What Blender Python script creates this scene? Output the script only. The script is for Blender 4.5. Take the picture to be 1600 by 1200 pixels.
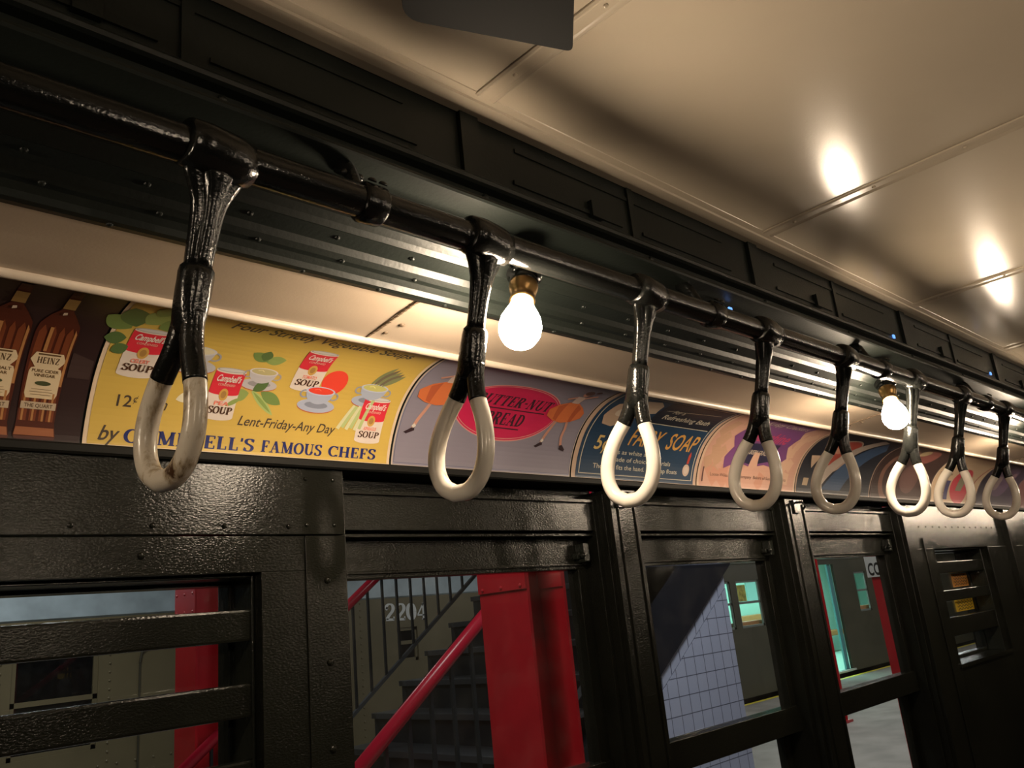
import bpy, bmesh, math, random
from mathutils import Vector, Matrix
random.seed(7)
for o in list(bpy.data.objects): bpy.data.objects.remove(o)
S = bpy.context.scene
COL = S.collection
PI = math.pi
H = 1.6                      # height of the eye above the floor; everything is written relative to the eye and lifted at the end

# ------------------------------------------------------------------ camera, world, exposure
cam_data = bpy.data.cameras.new('camera'); cam = bpy.data.objects.new('camera', cam_data); COL.objects.link(cam)
cam_data.sensor_width = 36; cam_data.lens = 36*1290/1600; cam_data.clip_start = .02; cam_data.clip_end = 200
cam.matrix_world = Matrix(((.72105553, -.12264288, -.68193668, 0), (-.68590147, -.26565355, -.6774713, 0),
                           (-.09807187, .95623581, -.27567189, 0), (0, 0, 0, 1)))
S.camera = cam
S.view_settings.view_transform = 'Standard'; S.view_settings.look = 'None'
S.view_settings.gamma = 1; S.view_settings.use_curve_mapping = False
S.view_settings.exposure = 0.9
W = bpy.data.worlds.new('world'); S.world = W; W.use_nodes = True
W.node_tree.nodes['Background'].inputs[0].default_value = (.5, .6, .8, 1)
W.node_tree.nodes['Background'].inputs[1].default_value = 0.004
BULB = 110.0                  # emission of the filament bulbs
def area(name, loc, sx, sy, power, col, rot=(0, 0, 0)):
    l = bpy.data.lights.new(name, 'AREA'); l.shape = 'RECTANGLE'; l.size = sx; l.size_y = sy; l.energy = power; l.color = col
    o = bpy.data.objects.new(name, l); COL.objects.link(o); o.location = loc; o.rotation_euler = rot
    return o
# unseen area lights added to brighten the platform, and fluorescent strips inside the cars across the platform
for x, y, p in ((1.2, 2.1, 20), (4.4, 1.9, 24), (1.4, 6.4, 19), (5.8, 6.6, 3), (8.5, 3.6, 36), (12.5, 4.6, 40), (17.0, 4.6, 40), (21.0, 4.6, 30)):
    area('platform_fill_light', (x, y, 1.86), 1.4, .12, p, (.95, .97, .94))
for x in (13.2, 16.2, 19.2):
    area('car_light', (x, 9.2, .92), 2.2, .2  , 50, (.50, 1.0, .88))

# ------------------------------------------------------------------ materials
MC = {}
def mat(name, col, rough=.5, metal=0, spec=.5, bump=0, bscale=100, emis=0, vary=0, vscale=6, bstretch=None, coat=0, bdist=.002):
    if name in MC: return MC[name]
    m = bpy.data.materials.new(name); m.use_nodes = True; nt = m.node_tree; b = nt.nodes['Principled BSDF']
    b.inputs['Base Color'].default_value = (*col, 1); b.inputs['Roughness'].default_value = rough
    b.inputs['Metallic'].default_value = metal; b.inputs['Specular IOR Level'].default_value = spec
    b.inputs['Coat Weight'].default_value = coat
    tc = nt.nodes.new('ShaderNodeTexCoord'); mp = nt.nodes.new('ShaderNodeMapping'); nt.links.new(tc.outputs['Object'], mp.inputs[0])
    if bstretch: mp.inputs['Scale'].default_value = bstretch
    if bump:
        n = nt.nodes.new('ShaderNodeTexNoise'); n.inputs['Scale'].default_value = bscale; n.inputs['Detail'].default_value = 3
        nt.links.new(mp.outputs[0], n.inputs[0])
        bp = nt.nodes.new('ShaderNodeBump'); bp.inputs['Strength'].default_value = bump; bp.inputs['Distance'].default_value = bdist
        nt.links.new(n.outputs[0], bp.inputs['Height']); nt.links.new(bp.outputs[0], b.inputs['Normal'])
    if vary:
        n = nt.nodes.new('ShaderNodeTexNoise'); n.inputs['Scale'].default_value = vscale; n.inputs['Detail'].default_value = 5
        nt.links.new(tc.outputs['Object'], n.inputs[0])
        r = nt.nodes.new('ShaderNodeValToRGB'); r.color_ramp.elements[0].position = .3; r.color_ramp.elements[1].position = .7
        r.color_ramp.elements[0].color = (*[c*(1-vary) for c in col], 1); r.color_ramp.elements[1].color = (*[min(1, c*(1+vary*.6)) for c in col], 1)
        nt.links.new(n.outputs[0], r.inputs[0]); nt.links.new(r.outputs[0], b.inputs['Base Color'])
    if emis:
        b.inputs['Emission Color'].default_value = (*col, 1); b.inputs['Emission Strength'].default_value = emis
    MC[name] = m; return m
black = mat('black_green_gloss_paint', (.012, .014, .011), .22, bump=.55, bscale=160, bdist=.0012, vary=.2)
wallp = mat('olive_black_wall_paint', (.008, .0085, .0065), .15, spec=.20, bump=.55, bscale=330, bdist=.0011, bstretch=(.6, 1, 1.2), vary=.25)
deckp = mat('deck_paint', (.010, .013, .011), .42, spec=.3, bump=.4, bscale=150, bdist=.001, vary=.2)
strapp = mat('strap_black_enamel', (.006, .0065, .006), .17, spec=.4, bump=.42, bscale=260, bdist=.0012)
cream = mat('cream_gloss_ceiling_paint', (.56, .48, .37), .19, spec=.5, bump=.22, bscale=260, bdist=.0006, vary=.06, vscale=2)
creamw = mat('cream_cove_paint', (.56, .45, .34), .35, spec=.4, bump=.25, bscale=220, bdist=.0006, vary=.06)
bead_m = mat('bead_paint', (.60, .51, .41), .35, bump=.5, bscale=120, bdist=.001)
white_en = mat('white_enamel', (.74, .69, .61), .18, coat=.3, bump=.05, bscale=60)
brass = mat('brass', (.42, .25, .10), .3, metal=1, bump=.2, bscale=80)
glassw = None
rubber = mat('dark_rubber', (.01, .01, .01), .6)
rivet_m = black
wood = mat('worn_wood', (.16, .09, .05), .6, vary=.4, vscale=30)
redp = mat('red_column_paint', (.42, .008, .015), .32, bump=.15, bscale=40, vary=.12)
redr = mat('red_handrail_paint', (.44, .008, .03), .28)
olive = mat('olive_train_paint', (.085, .075, .045), .45, vary=.12, vscale=3)
oliveb = mat('pale_olive_train_paint', (.15, .125, .065), .45, vary=.1, vscale=3)
oliveg = mat('grey_green_train_paint', (.055, .05, .03), .45, vary=.12, vscale=3)
roofp = mat('pale_blue_roof_paint', (.34, .42, .46), .4, vary=.2, vscale=6)
darkp = mat('dark_glass_interior', (.03, .028, .034), .3)
steelb = mat('stair_black_steel', (.014, .016, .018), .3, bump=.3, bscale=60)
navy = mat('stair_panel_navy', (.007, .009, .016), .45)
conc = mat('platform_concrete', (.30, .28, .25), .75, vary=.25, vscale=2.5, bump=.2, bscale=8)
platc = mat('platform_roof_black', (.02, .02, .022), .8)
yellow = mat('yellow_edge_paint', (.75, .62, .04), .5, vary=.2, vscale=10)
signw = mat('sign_white', (.62, .62, .58), .4)
signk = mat('sign_black', (.01, .01, .01), .4)
cream_int = mat('car_interior_teal', (.42, .62, .55), .4)
teal_d = mat('teal_door', (.10, .28, .30), .4)
orange_s = mat('rattan_orange_seat', (.50, .20, .07), .5)
numw = mat('number_white', (.72, .74, .72), .5)
tube_m = mat('tube_glow', (.8, 1, .96), .5, emis=3)

def tile_mat():
    m = bpy.data.materials.new('lavender_white_wall_tile'); m.use_nodes = True; nt = m.node_tree; b = nt.nodes['Principled BSDF']
    tc = nt.nodes.new('ShaderNodeTexCoord'); sx = nt.nodes.new('ShaderNodeSeparateXYZ'); cx = nt.nodes.new('ShaderNodeCombineXYZ')
    nt.links.new(tc.outputs['Object'], sx.inputs[0]); nt.links.new(sx.outputs[0], cx.inputs[0]); nt.links.new(sx.outputs[2], cx.inputs[1])
    br = nt.nodes.new('ShaderNodeTexBrick'); nt.links.new(cx.outputs[0], br.inputs[0])
    br.offset = 0; br.inputs['Scale'].default_value = 1; br.inputs['Brick Width'].default_value = .108; br.inputs['Row Height'].default_value = .108
    br.inputs['Mortar Size'].default_value = .0028; br.inputs['Mortar Smooth'].default_value = .1
    br.inputs['Color1'].default_value = (.46, .50, .66, 1); br.inputs['Color2'].default_value = (.44, .48, .64, 1); br.inputs['Mortar'].default_value = (.10, .11, .16, 1)
    nt.links.new(br.outputs[0], b.inputs['Base Color']); b.inputs['Roughness'].default_value = .3
    return m
tilem = tile_mat()
def tile_plain():
    return mat('border_tile', (.45, .49, .65), .3)
def glass_mat(name, haze=0, edge=None):
    """thin pane: mostly clear, mirror-like at glancing angles, a little dust"""
    m = bpy.data.materials.new(name); m.use_nodes = True; nt = m.node_tree; nt.nodes.clear()
    out = nt.nodes.new('ShaderNodeOutputMaterial'); tr = nt.nodes.new('ShaderNodeBsdfTransparent'); gl = nt.nodes.new('ShaderNodeBsdfGlossy')
    gl.inputs['Roughness'].default_value = .02; fr = nt.nodes.new('ShaderNodeFresnel'); ge = nt.nodes.new('ShaderNodeNewGeometry'); io = nt.nodes.new('ShaderNodeMapRange'); io.inputs[3].default_value = 1.45; io.inputs[4].default_value = 1/1.45
    nt.links.new(ge.outputs['Backfacing'], io.inputs[0]); nt.links.new(io.outputs[0], fr.inputs[0])
    mx = nt.nodes.new('ShaderNodeMixShader'); nt.links.new(fr.outputs[0], mx.inputs[0]); nt.links.new(tr.outputs[0], mx.inputs[1]); nt.links.new(gl.outputs[0], mx.inputs[2])
    df = nt.nodes.new('ShaderNodeBsdfDiffuse'); df.inputs[0].default_value = (.7, .7, .66, 1)
    no = nt.nodes.new('ShaderNodeTexNoise'); no.inputs['Scale'].default_value = 14; no.inputs['Detail'].default_value = 6
    tc = nt.nodes.new('ShaderNodeTexCoord'); nt.links.new(tc.outputs['Object'], no.inputs[0])
    mr = nt.nodes.new('ShaderNodeMapRange'); mr.inputs[1].default_value = .45; mr.inputs[2].default_value = .8; mr.inputs[3].default_value = haze*.3; mr.inputs[4].default_value = haze
    nt.links.new(no.outputs[0], mr.inputs[0])
    m2 = nt.nodes.new('ShaderNodeMixShader'); nt.links.new(mr.outputs[0], m2.inputs[0]); nt.links.new(mx.outputs[0], m2.inputs[1]); nt.links.new(df.outputs[0], m2.inputs[2])
    nt.links.new(m2.outputs[0], out.inputs[0]); return m
pane = glass_mat('window_glass', .012)
pane_out = glass_mat('train_window_glass', .01)

# ------------------------------------------------------------------ mesh helpers
def obj(name, bm, m, parent=None, loc=(0, 0, 0), smooth=False, bevel=0):
    me = bpy.data.meshes.new(name)
    bmesh.ops.recalc_face_normals(bm, faces=bm.faces)
    if bevel:
        es = [e for e in bm.edges if len(e.link_faces) == 2 and e.calc_face_angle(0) > .6]
        bmesh.ops.bevel(bm, geom=es, offset=bevel, segments=2, affect='EDGES', profile=.6, clamp_overlap=True)
    bm.to_mesh(me); bm.free()
    for q in (m if isinstance(m, (list, tuple)) else [m]): me.materials.append(q)
    if smooth:
        for p in me.polygons: p.use_smooth = True
    o = bpy.data.objects.new(name, me); COL.objects.link(o); o.location = loc
    if parent: o.parent = parent
    return o
def thing(name, label, cat, loc=(0, 0, 0), group=None):
    o = bpy.data.objects.new(name, None); COL.objects.link(o); o.location = loc; o.empty_display_size = .02
    return tag(o, label, cat, group)
def tag(o, label, cat, group=None):
    o['label'] = label; o['category'] = cat
    if group: o['group'] = group
    return o
def struct(name, bm, m, **k):
    o = obj(name, bm, m, **k); o['kind'] = 'structure'; return o
def sempty(name, loc=(0, 0, 0)):
    o = bpy.data.objects.new(name, None); COL.objects.link(o); o.location = loc; o['kind'] = 'structure'; return o
def box(bm, x0, x1, y0, y1, z0, z1):
    v = [bm.verts.new((x, y, z)) for x in (x0, x1) for y in (y0, y1) for z in (z0, z1)]
    for f in ((0, 1, 3, 2), (4, 6, 7, 5), (0, 4, 5, 1), (2, 3, 7, 6), (0, 2, 6, 4), (1, 5, 7, 3)): bm.faces.new([v[i] for i in f])
def prism_yz(bm, pts, x0, x1):
    """closed (y,z) outline extruded along x"""
    a = [bm.verts.new((x0, y, z)) for y, z in pts]; b = [bm.verts.new((x1, y, z)) for y, z in pts]; n = len(pts)
    for i in range(n): bm.faces.new((a[i], a[(i+1) % n], b[(i+1) % n], b[i]))
    bm.faces.new(a[::-1]); bm.faces.new(b)
def prism_xz(bm, pts, y0, y1):
    a = [bm.verts.new((x, y0, z)) for x, z in pts]; b = [bm.verts.new((x, y1, z)) for x, z in pts]; n = len(pts)
    for i in range(n): bm.faces.new((a[i], a[(i+1) % n], b[(i+1) % n], b[i]))
    bm.faces.new(a[::-1]); bm.faces.new(b)
def prism_xy(bm, pts, z0, z1):
    a = [bm.verts.new((x, y, z0)) for x, y in pts]; b = [bm.verts.new((x, y, z1)) for x, y in pts]; n = len(pts)
    for i in range(n): bm.faces.new((a[i], a[(i+1) % n], b[(i+1) % n], b[i]))
    bm.faces.new(a[::-1]); bm.faces.new(b)
def loft(bm, rings, cap=True, closed=False):
    R = [[bm.verts.new(p) for p in r] for r in rings]; n = len(R[0])
    K = len(R) if closed else len(R)-1
    for i in range(K):
        a = R[i]; b = R[(i+1) % len(R)]
        for j in range(n): bm.faces.new((a[j], a[(j+1) % n], b[(j+1) % n], b[j]))
    if cap and not closed:
        bm.faces.new(R[0][::-1]); bm.faces.new(R[-1])
def tube(bm, pts, r, n=12, cap=True):
    pts = [Vector(p) for p in pts]; rings = []; N = None
    for i, p in enumerate(pts):
        t = (pts[min(i+1, len(pts)-1)]-pts[max(i-1, 0)]).normalized()
        if N is None:
            N = t.orthogonal().normalized()
        else:
            N = (N-t*N.dot(t)).normalized()
        B = t.cross(N); rr = r[i] if isinstance(r, (list, tuple)) else r
        rings.append([p+(N*math.cos(2*PI*k/n)+B*math.sin(2*PI*k/n))*rr for k in range(n)])
    loft(bm, rings, cap)
def lathe(bm, prof, n=24, M=Matrix.Identity(4)):
    rings = [[M @ Vector((r*math.cos(2*PI*k/n), r*math.sin(2*PI*k/n), z)) for k in range(n)] for r, z in prof]
    loft(bm, rings, True)
def dome(bm, c, r, ax):
    """rivet head at c pointing along ax"""
    ax = Vector(ax).normalized(); u = ax.orthogonal().normalized(); w = ax.cross(u); rings = []
    for q in (0, .35, .65, .88):
        rr = r*math.cos(q*PI/2); h = r*.75*math.sin(q*PI/2)
        rings.append([Vector(c)+ax*h+(u*math.cos(2*PI*k/9)+w*math.sin(2*PI*k/9))*rr for k in range(9)])
    loft(bm, rings)
def catmull(P, n=8):
    P = [Vector(p) for p in P]; P = [2*P[0]-P[1]]+P+[2*P[-1]-P[-2]]; out = []
    for i in range(1, len(P)-2):
        a, b, c, d = P[i-1:i+3]
        for k in range(n):
            t = k/n; out.append(.5*((2*b)+(c-a)*t+(2*a-5*b+4*c-d)*t*t+(3*b-a-3*c+d)*t**3))
    out.append(P[-2]); return out
def dup(root, loc, label=None, group=None):
    r = root.copy(); COL.objects.link(r); r.location = loc
    if label: r['label'] = label
    if group: r['group'] = group
    for ch in list(root.children):
        c = ch.copy(); COL.objects.link(c); c.parent = r
        for g in ch.children:
            d = g.copy(); COL.objects.link(d); d.parent = c
    return r

# ------------------------------------------------------------------ the car shell
XA, XB = -2.6, 7.2
# cove that carries the cards: (y,z) from the sill up to the bead
COVE = catmull([(1.275, .307, 0), (1.272, .325, 0), (1.258, .362, 0), (1.235, .40, 0), (1.212, .425, 0), (1.185, .445, 0), (1.16, .4575, 0), (1.134, .465, 0), (1.105, .4695, 0), (1.078, .471, 0)], 8)
COVE = [(p.x, p.y) for p in COVE]
CS = [0]
for a, b in zip(COVE, COVE[1:]): CS.append(CS[-1]+math.hypot(b[0]-a[0], b[1]-a[1]))
def cove_at(v, off=0):
    """arc length v up the cove -> (y, z), pushed off towards the aisle"""
    v = max(0, min(CS[-1]-1e-6, v)); i = max(k for k in range(len(CS)) if CS[k] <= v); i = min(i, len(CS)-2)
    t = (v-CS[i])/(CS[i+1]-CS[i]); y = COVE[i][0]*(1-t)+COVE[i+1][0]*t; z = COVE[i][1]*(1-t)+COVE[i+1][1]*t
    j0 = max(0, i-1); j1 = min(len(CS)-1, i+2)
    dy = COVE[j1][0]-COVE[j0][0]; dz = COVE[j1][1]-COVE[j0][1]; L = math.hypot(dy, dz)
    return y+(-dz/L)*off, z+(dy/L)*off

def sides(bm_fn, names, m, **k):
    """same piece on the left wall and, mirrored, on the right wall"""
    out = []
    for s, nm in zip((1, -1), names):
        bm = bmesh.new(); bm_fn(bm)
        if s < 0:
            for v in bm.verts: v.co.y *= -1
        out.append(struct(nm, bm, m, **k))
    return out
def cove_fn(bm):
    pts = [cove_at(CS[-1]*i/30, -.002) for i in range(31)]
    prism_yz(bm, pts+[(1.075, .50), (1.30, .50), (1.30, .307)], XA, XB)
sides(cove_fn, ('trim_1', 'trim_2'), deckp, smooth=False)
def bead_fn(bm):
    rings = []
    for k in range(13):
        pass
    n = 60
    pts = [(XA+(XB-XA)*i/n, 1.069+random.uniform(-.0005, .0005), .4685+random.uniform(-.0006, .0006)) for i in range(n+1)]
    tube(bm, pts, .0075, 12)
sides(bead_fn, ('trim_3', 'trim_4'), bead_m, smooth=True)
def creamcove_fn(bm):
    prism_yz(bm, [(1.069, .470), (1.03, .474), (.98, .4795), (.93, .4835), (.90, .485), (.90, .50), (1.07, .50)], XA, XB)
sides(creamcove_fn, ('trim_5', 'trim_6'), creamw)
def deck_fn(bm):
    prof = [(.918, .4855), (.915, .4795), (.905, .4785), (.897, .4795), (.893, .4865), (.885, .4925), (.876, .4935), (.868, .4985), (.862, .5065), (.836, .5125),
            (.832, .5115), (.825, .5175), (.814, .5235), (.811, .531), (.85, .545), (.85, .585), (.787, .5905), (.776, .5915), (.7735, .5945), (.776, .600), (.792, .603),
            (.792, .6185), (.779, .6205), (.7745, .6235), (.7735, .629), (.777, .634), (.792, .637), (.792, .752), (.95, .76), (.95, .4855)]
    prism_yz(bm, prof, XA, XB)
    # window-like vents of the clerestory: mullions, sill blocks, frames
    for i in range(-3, 9):
        x = .755+.82*i
        if XA < x < XB-.1:
            box(bm, x-.018, x+.018, .7835, .80, .637, .742)
            box(bm, x+.09, x+.36, .7885, .80, .655, .662); box(bm, x+.42, x+.72, .7885, .80, .655, .662)
            box(bm, x+.10, x+.70, .7895, .80, .715, .722)
            box(bm, x+.27, x+.30, .782, .80, .650, .680)
            box(bm, x+.385, x+.40, .787, .80, .637, .742)
    # rivets along the flanges
    x = XA+.06
    k = 0
    while x < XB:
        dome(bm, (x, .905, .4792), .0042, (0, -.1, -1)); dome(bm, (x+.045, .877, .4932), .004, (0, -.2, -1))
        dome(bm, (x+.02, .848, .5092), .0042, (0, -.2, -1))
        x += .123; k += 1
    x = XA+.1
    while x < XB:
        dome(bm, (x, .791, .612), .006, (0, -1, 0)); x += .41
sides(deck_fn, ('trim_7', 'trim_8'), deckp)
# painted-over joints in the cream cove
for xj in (.742, 2.46, 4.18):
    bm = bmesh.new(); P = [(xj+random.uniform(-.0012, .0012)+.0*i, 1.06-.155*i/14) for i in range(15)]
    for (xa, ya), (xb, yb) in zip(P, P[1:]): box(bm, min(xa, xb)-.0014, max(xa, xb)+.0014, yb, ya, .4694+(1.06-ya)*.088, .4716+(1.06-ya)*.088)
    dome(bm, (xj+.028, 1.0, .4765), .005, (0, 0, -1)); dome(bm, (xj+.02, 1.035, .4735), .004, (0, 0, -1))
    struct('trim_%d' % (60+int(xj)), bm, mat('joint_crack', (.16, .11, .07), .7))
# upper ceiling: crown across the aisle
def ceil_z(y): 
    a = abs(y); return .752-.004*(a/.79)**8
bm = bmesh.new(); n = 40
top = [(-.80+1.6*i/n, ceil_z(-.80+1.6*i/n)) for i in range(n+1)]
prism_yz(bm, top+[(.80, .84), (-.80, .84)], XA, XB)
ceil_ob = struct('ceiling', bm, cream, smooth=False)
def edge_fn(bm):
    prism_yz(bm, [(.79, .7535), (.79, .743), (.775, .7425), (.757, .7445), (.755, .7475), (.742, .7480), (.740, .752), (.74, .76), (.79, .76)], XA, XB)
sides(edge_fn, ('trim_9', 'trim_10'), cream)
# cover strips across the ceiling
kk = 11
for i in range(-3, 9):
    x = .755+.82*i
    if not XA < x < XB-.05: continue
    bm = bmesh.new()
    sec = [(-.019, .0), (-.019, -.0035), (-.0155, -.0055), (-.012, -.0035), (-.009, -.0022), (.009, -.0022), (.012, -.0035), (.0155, -.0055), (.019, -.0035), (.019, 0)]
    rings = []
    for j in range(33):
        y = -.745+1.49*j/32; z = ceil_z(y)
        rings.append([(x+a, y, z+b+.0005) for a, b in sec])
    loft(bm, rings)
    for j in range(-4, 5): dome(bm, (x, j*.17, ceil_z(j*.17)-.002), .0038, (0, 0, -1))
    struct('trim_%d' % kk, bm, cream); kk += 1
# floor
bm = bmesh.new(); box(bm, XA, XB, -1.42, 1.42, -1.66, -1.6); struct('floor', bm, mat('car_floor', (.05, .02, .018), .5, vary=.2))
# end walls
for nm, x0, x1 in (('wall_rear', XA-.04, XA), ('wall_front', XB, XB+.04)):
    bm = bmesh.new(); box(bm, x0, x1, -1.42, 1.42, -1.6, .86); struct(nm, bm, wallp)
# car roof shell above the ceiling, keeps platform light out
bm = bmesh.new(); box(bm, XA-.04, XB+.04, -1.0, 1.0, .86, .90); box(bm, XA-.04, XB+.04, -1.45, -.9, .50, .53); box(bm, XA-.04, XB+.04, .95, 1.45, .50, .53)
box(bm, XA-.04, XB+.04, .95, 1.0, .53, .88); box(bm, XA-.04, XB+.04, -1.0, -.95, .53, .88)
struct('trim_%d' % kk, bm, rubber); kk += 1

# ---- side wall with its windows
POST = [(1.555, 1.678), (2.412, 2.555), (3.312, 3.42)]
bm = bmesh.new()
box(bm, XA, .822, 1.272, 1.42, .1785, .296)                 # plate above the first window
box(bm, XA, .822, 1.276, 1.42, .118, .1765)
box(bm, .662, .822, 1.276, 1.42, -1.6, .118)
box(bm, .742, .8225, 1.2725, 1.30, -1.6, .1765)             # stop strip
box(bm, XA, -.52, 1.276, 1.42, -1.6, .118); box(bm, -.52, .662, 1.276, 1.42, -1.6, -.60)
for a, b in POST[:2]:
    box(bm, a+.008, b-.012, 1.262, 1.385, -1.6, .285); box(bm, a-.004, b+.002, 1.275, 1.385, -1.6, .275)
    box(bm, a-.018, b+.012, 1.296, 1.385, -1.6, .265); box(bm, a+.03, a+.036, 1.258, 1.27, -1.6, .27)
    box(bm, b-.03, b-.024, 1.258, 1.27, -1.6, .27)
a, b = POST[2]
box(bm, a+.008, b-.02, 1.262, 1.385, -1.6, .285); box(bm, a-.004, b+.01, 1.275, 1.385, -1.6, .275); box(bm, a-.018, b+.02, 1.296, 1.385, -1.6, .265)
SPAN = [(.8225, 1.537), (1.69, 2.402), (2.567, 3.296)]
for a, b in SPAN:
    box(bm, a-.05, b+.05, 1.385, 1.42, .165, .296); box(bm, a-.04, b+.04, 1.335, 1.42, .262, .296); box(bm, a, b, 1.300, 1.42, .19, .262); box(bm, a, b, 1.292, 1.31, .256, .264)
    box(bm, a, b, 1.305, 1.42, .178, .184); box(bm, a, b, 1.34, 1.42, .172, .19)
    box(bm, a, b, 1.28, 1.42, -1.6, -.82); box(bm, a, b, 1.26, 1.42, -.84, -.82)
# right-hand pocket panel with the barred window
box(bm, 3.42, XB, 1.276, 1.42, .118, .296); box(bm, 3.42, 3.61, 1.276, 1.42, -1.6, .118); box(bm, 4.25, XB, 1.276, 1.42, -1.6, .118); box(bm, 3.61, 4.25, 1.276, 1.42, -1.6, -.33)
box(bm, 3.59, 4.27, 1.268, 1.28, -.345, -.33); box(bm, 4.25, 4.275, 1.268, 1.28, -.33, .12); box(bm, 4.55, 4.62, 1.25, 1.28, -1.6, .29); box(bm, 3.50, 3.515, 1.27, 1.28, -1.6, .16)
# rivets
for i in range(24):
    dome(bm, (-1.9+.1135*i, 1.272, .192), .0048, (0, -1, 0))
for z in (.275, .195): dome(bm, (.80, 1.272, z), .0042, (0, -1, 0)); dome(bm, (.745, 1.272, z), .0042, (0, -1, 0))
for i in range(12): dome(bm, (.782, 1.2725, .10-.135*i), .0065, (0, -1, 0))
dome(bm, (.47, 1.276, .148), .006, (0, -1, 0))
for i in range(16): dome(bm, (3.5+.075*i, 1.276, .205), .0035, (0, -1, 0))
struct('wall_left', bm, wallp, bevel=.0016)
# sill under the cards
bm = bmesh.new(); prism_yz(bm, [(1.28, .309), (1.262, .309), (1.2595, .306), (1.2595, .2965), (1.263, .2935), (1.34, .2935), (1.34, .309)], XA, XB)
struct('trim_%d' % kk, bm, mat('sill_dull_black', (.007, .007, .006), .65, spec=.2)); kk += 1
# opposite wall, behind the camera
bm = bmesh.new()
box(bm, XA, XB, -1.42, -1.276, .12, .31); box(bm, XA, XB, -1.42, -1.276, -1.6, -.7)
for i in range(12): box(bm, -2.6+.86*i, -2.44+.86*i, -1.42, -1.27, -.7, .12)
struct('wall_right', bm, wallp)
for i in range(11):
    bm = bmesh.new(); box(bm, -2.44+.86*i, -1.74+.86*i, -1.39, -1.385, -.7, .12); 
    o = struct('window_%d' % (6+i), bm, pane)

# sliding sash windows 2..4
def sash_window(n, a, b, latch_l, latch_r):
    r = sempty('window_%d' % n, ((a+b)/2, 1.35, -.3))
    ox, oy, oz = r.location
    def P(nm, boxes, m, bev=.0015):
        bm = bmesh.new()
        for q in boxes: box(bm, q[0]-ox, q[1]-ox, q[2]-oy, q[3]-oy, q[4]-oz, q[5]-oz)
        return obj(nm, bm, m, r, bevel=bev)
    P('upper_sash', [(a, b, 1.335, 1.37, .104, .172), (a, a+.03, 1.335, 1.37, -.385, .104), (b-.036, b, 1.335, 1.37, -.385, .104),
                     (a, b, 1.325, 1.37, -.388, -.318), (a, b, 1.330, 1.336, .112, .118)], wallp)
    P('lower_sash', [(a, a+.03, 1.375, 1.40, -.80, -.388), (b-.04, b, 1.375, 1.40, -.80, -.388), (a, b, 1.375, 1.40, -.82, -.75), (a, b, 1.372, 1.40, -.392, -.36)], wallp)
    P('glass_pane', [(a+.03, b-.036, 1.352, 1.355, -.318, .104)], pane, 0)
    P('glass_pane', [(a+.03, b-.04, 1.387, 1.39, -.75, -.392)], pane, 0)
    for x in ([a+.012] if latch_l else [])+([b-.03] if latch_r else []):
        bm = bmesh.new(); box(bm, x-ox-.010, x-ox+.010, 1.306-oy, 1.336-oy, .118-oz, .162-oz); box(bm, x-ox-.022, x-ox+.004, 1.316-oy, 1.336-oy, .126-oz, .140-oz)
        obj('latch', bm, wood if x < a+.1 else black, r, bevel=.003)
        bm = bmesh.new(); lathe(bm, [(.003, 0), (.006, .004), (.006, .012), (.002, .016)], 12, Matrix.Translation((x-ox-.014, 1.316-oy, .134-oz)) @ Matrix.Rotation(PI/2, 4, 'X'))
        obj('latch_knob', bm, black, r, smooth=True)
for n, (a, b) in zip((2, 3, 4), SPAN): sash_window(n, a, b, True, True)
# barred windows 1 and 5
def barred(n, a, b, z0, z1, slats, gy):
    r = sempty('window_%d' % n, ((a+b)/2, 1.35, (z0+z1)/2)); ox, oy, oz = r.location
    bm = bmesh.new()
    for q in ((a, b, 1.37, 1.41, z1-.012, z1), (b-.012, b, 1.37, 1.41, z0, z1), (a, a+.012, 1.37, 1.41, z0, z1), (a, b, 1.37, 1.41, z0, z0+.012), (b-.006, b, 1.30, 1.37, z0, z1), (a, b, 1.30, 1.37, z1-.006, z1)):
        box(bm, q[0]-ox, q[1]-ox, q[2]-oy, q[3]-oy, q[4]-oz, q[5]-oz)
    obj('window_frame', bm, black, r, bevel=.002)
    bm = bmesh.new(); box(bm, a-ox, b-ox, gy-oy, gy+.003-oy, z0-oz, z1-oz); obj('glass_pane', bm, pane, r)
    for s0, s1 in slats:
        bm = bmesh.new(); box(bm, a-ox, b-ox-.002, 1.302-oy, 1.322-oy, s0-oz, s1-oz)
        obj('guard_slat', bm, wallp, r, bevel=.004)
    return r
barred(1, -.52, .662, -.60, .118, [(.012, .062), (-.103, -.052), (-.218, -.165), (-.333, -.28), (-.448, -.395)], 1.385)
barred(5, 3.61, 4.25, -.33, .118, [(.0165, .066), (-.095, -.050), (-.232, -.158)], 1.385)
# hooks on the post tops
for i, (x, lab) in enumerate(((1.60, 'small black glossy hook on the post behind the third strap'), (2.48, 'small black glossy hook on the post right of the fourth strap'))):
    bm = bmesh.new(); box(bm, x-.018, x+.018, 1.254, 1.262, .24, .282); tube(bm, [(x, 1.255, .274), (x, 1.235, .272), (x, 1.228, .258), (x, 1.238, .248)], .004, 8)
    tag(obj('wall_hook', bm, strapp, bevel=.002), lab, 'hook', 'hooks on the window posts')

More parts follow.
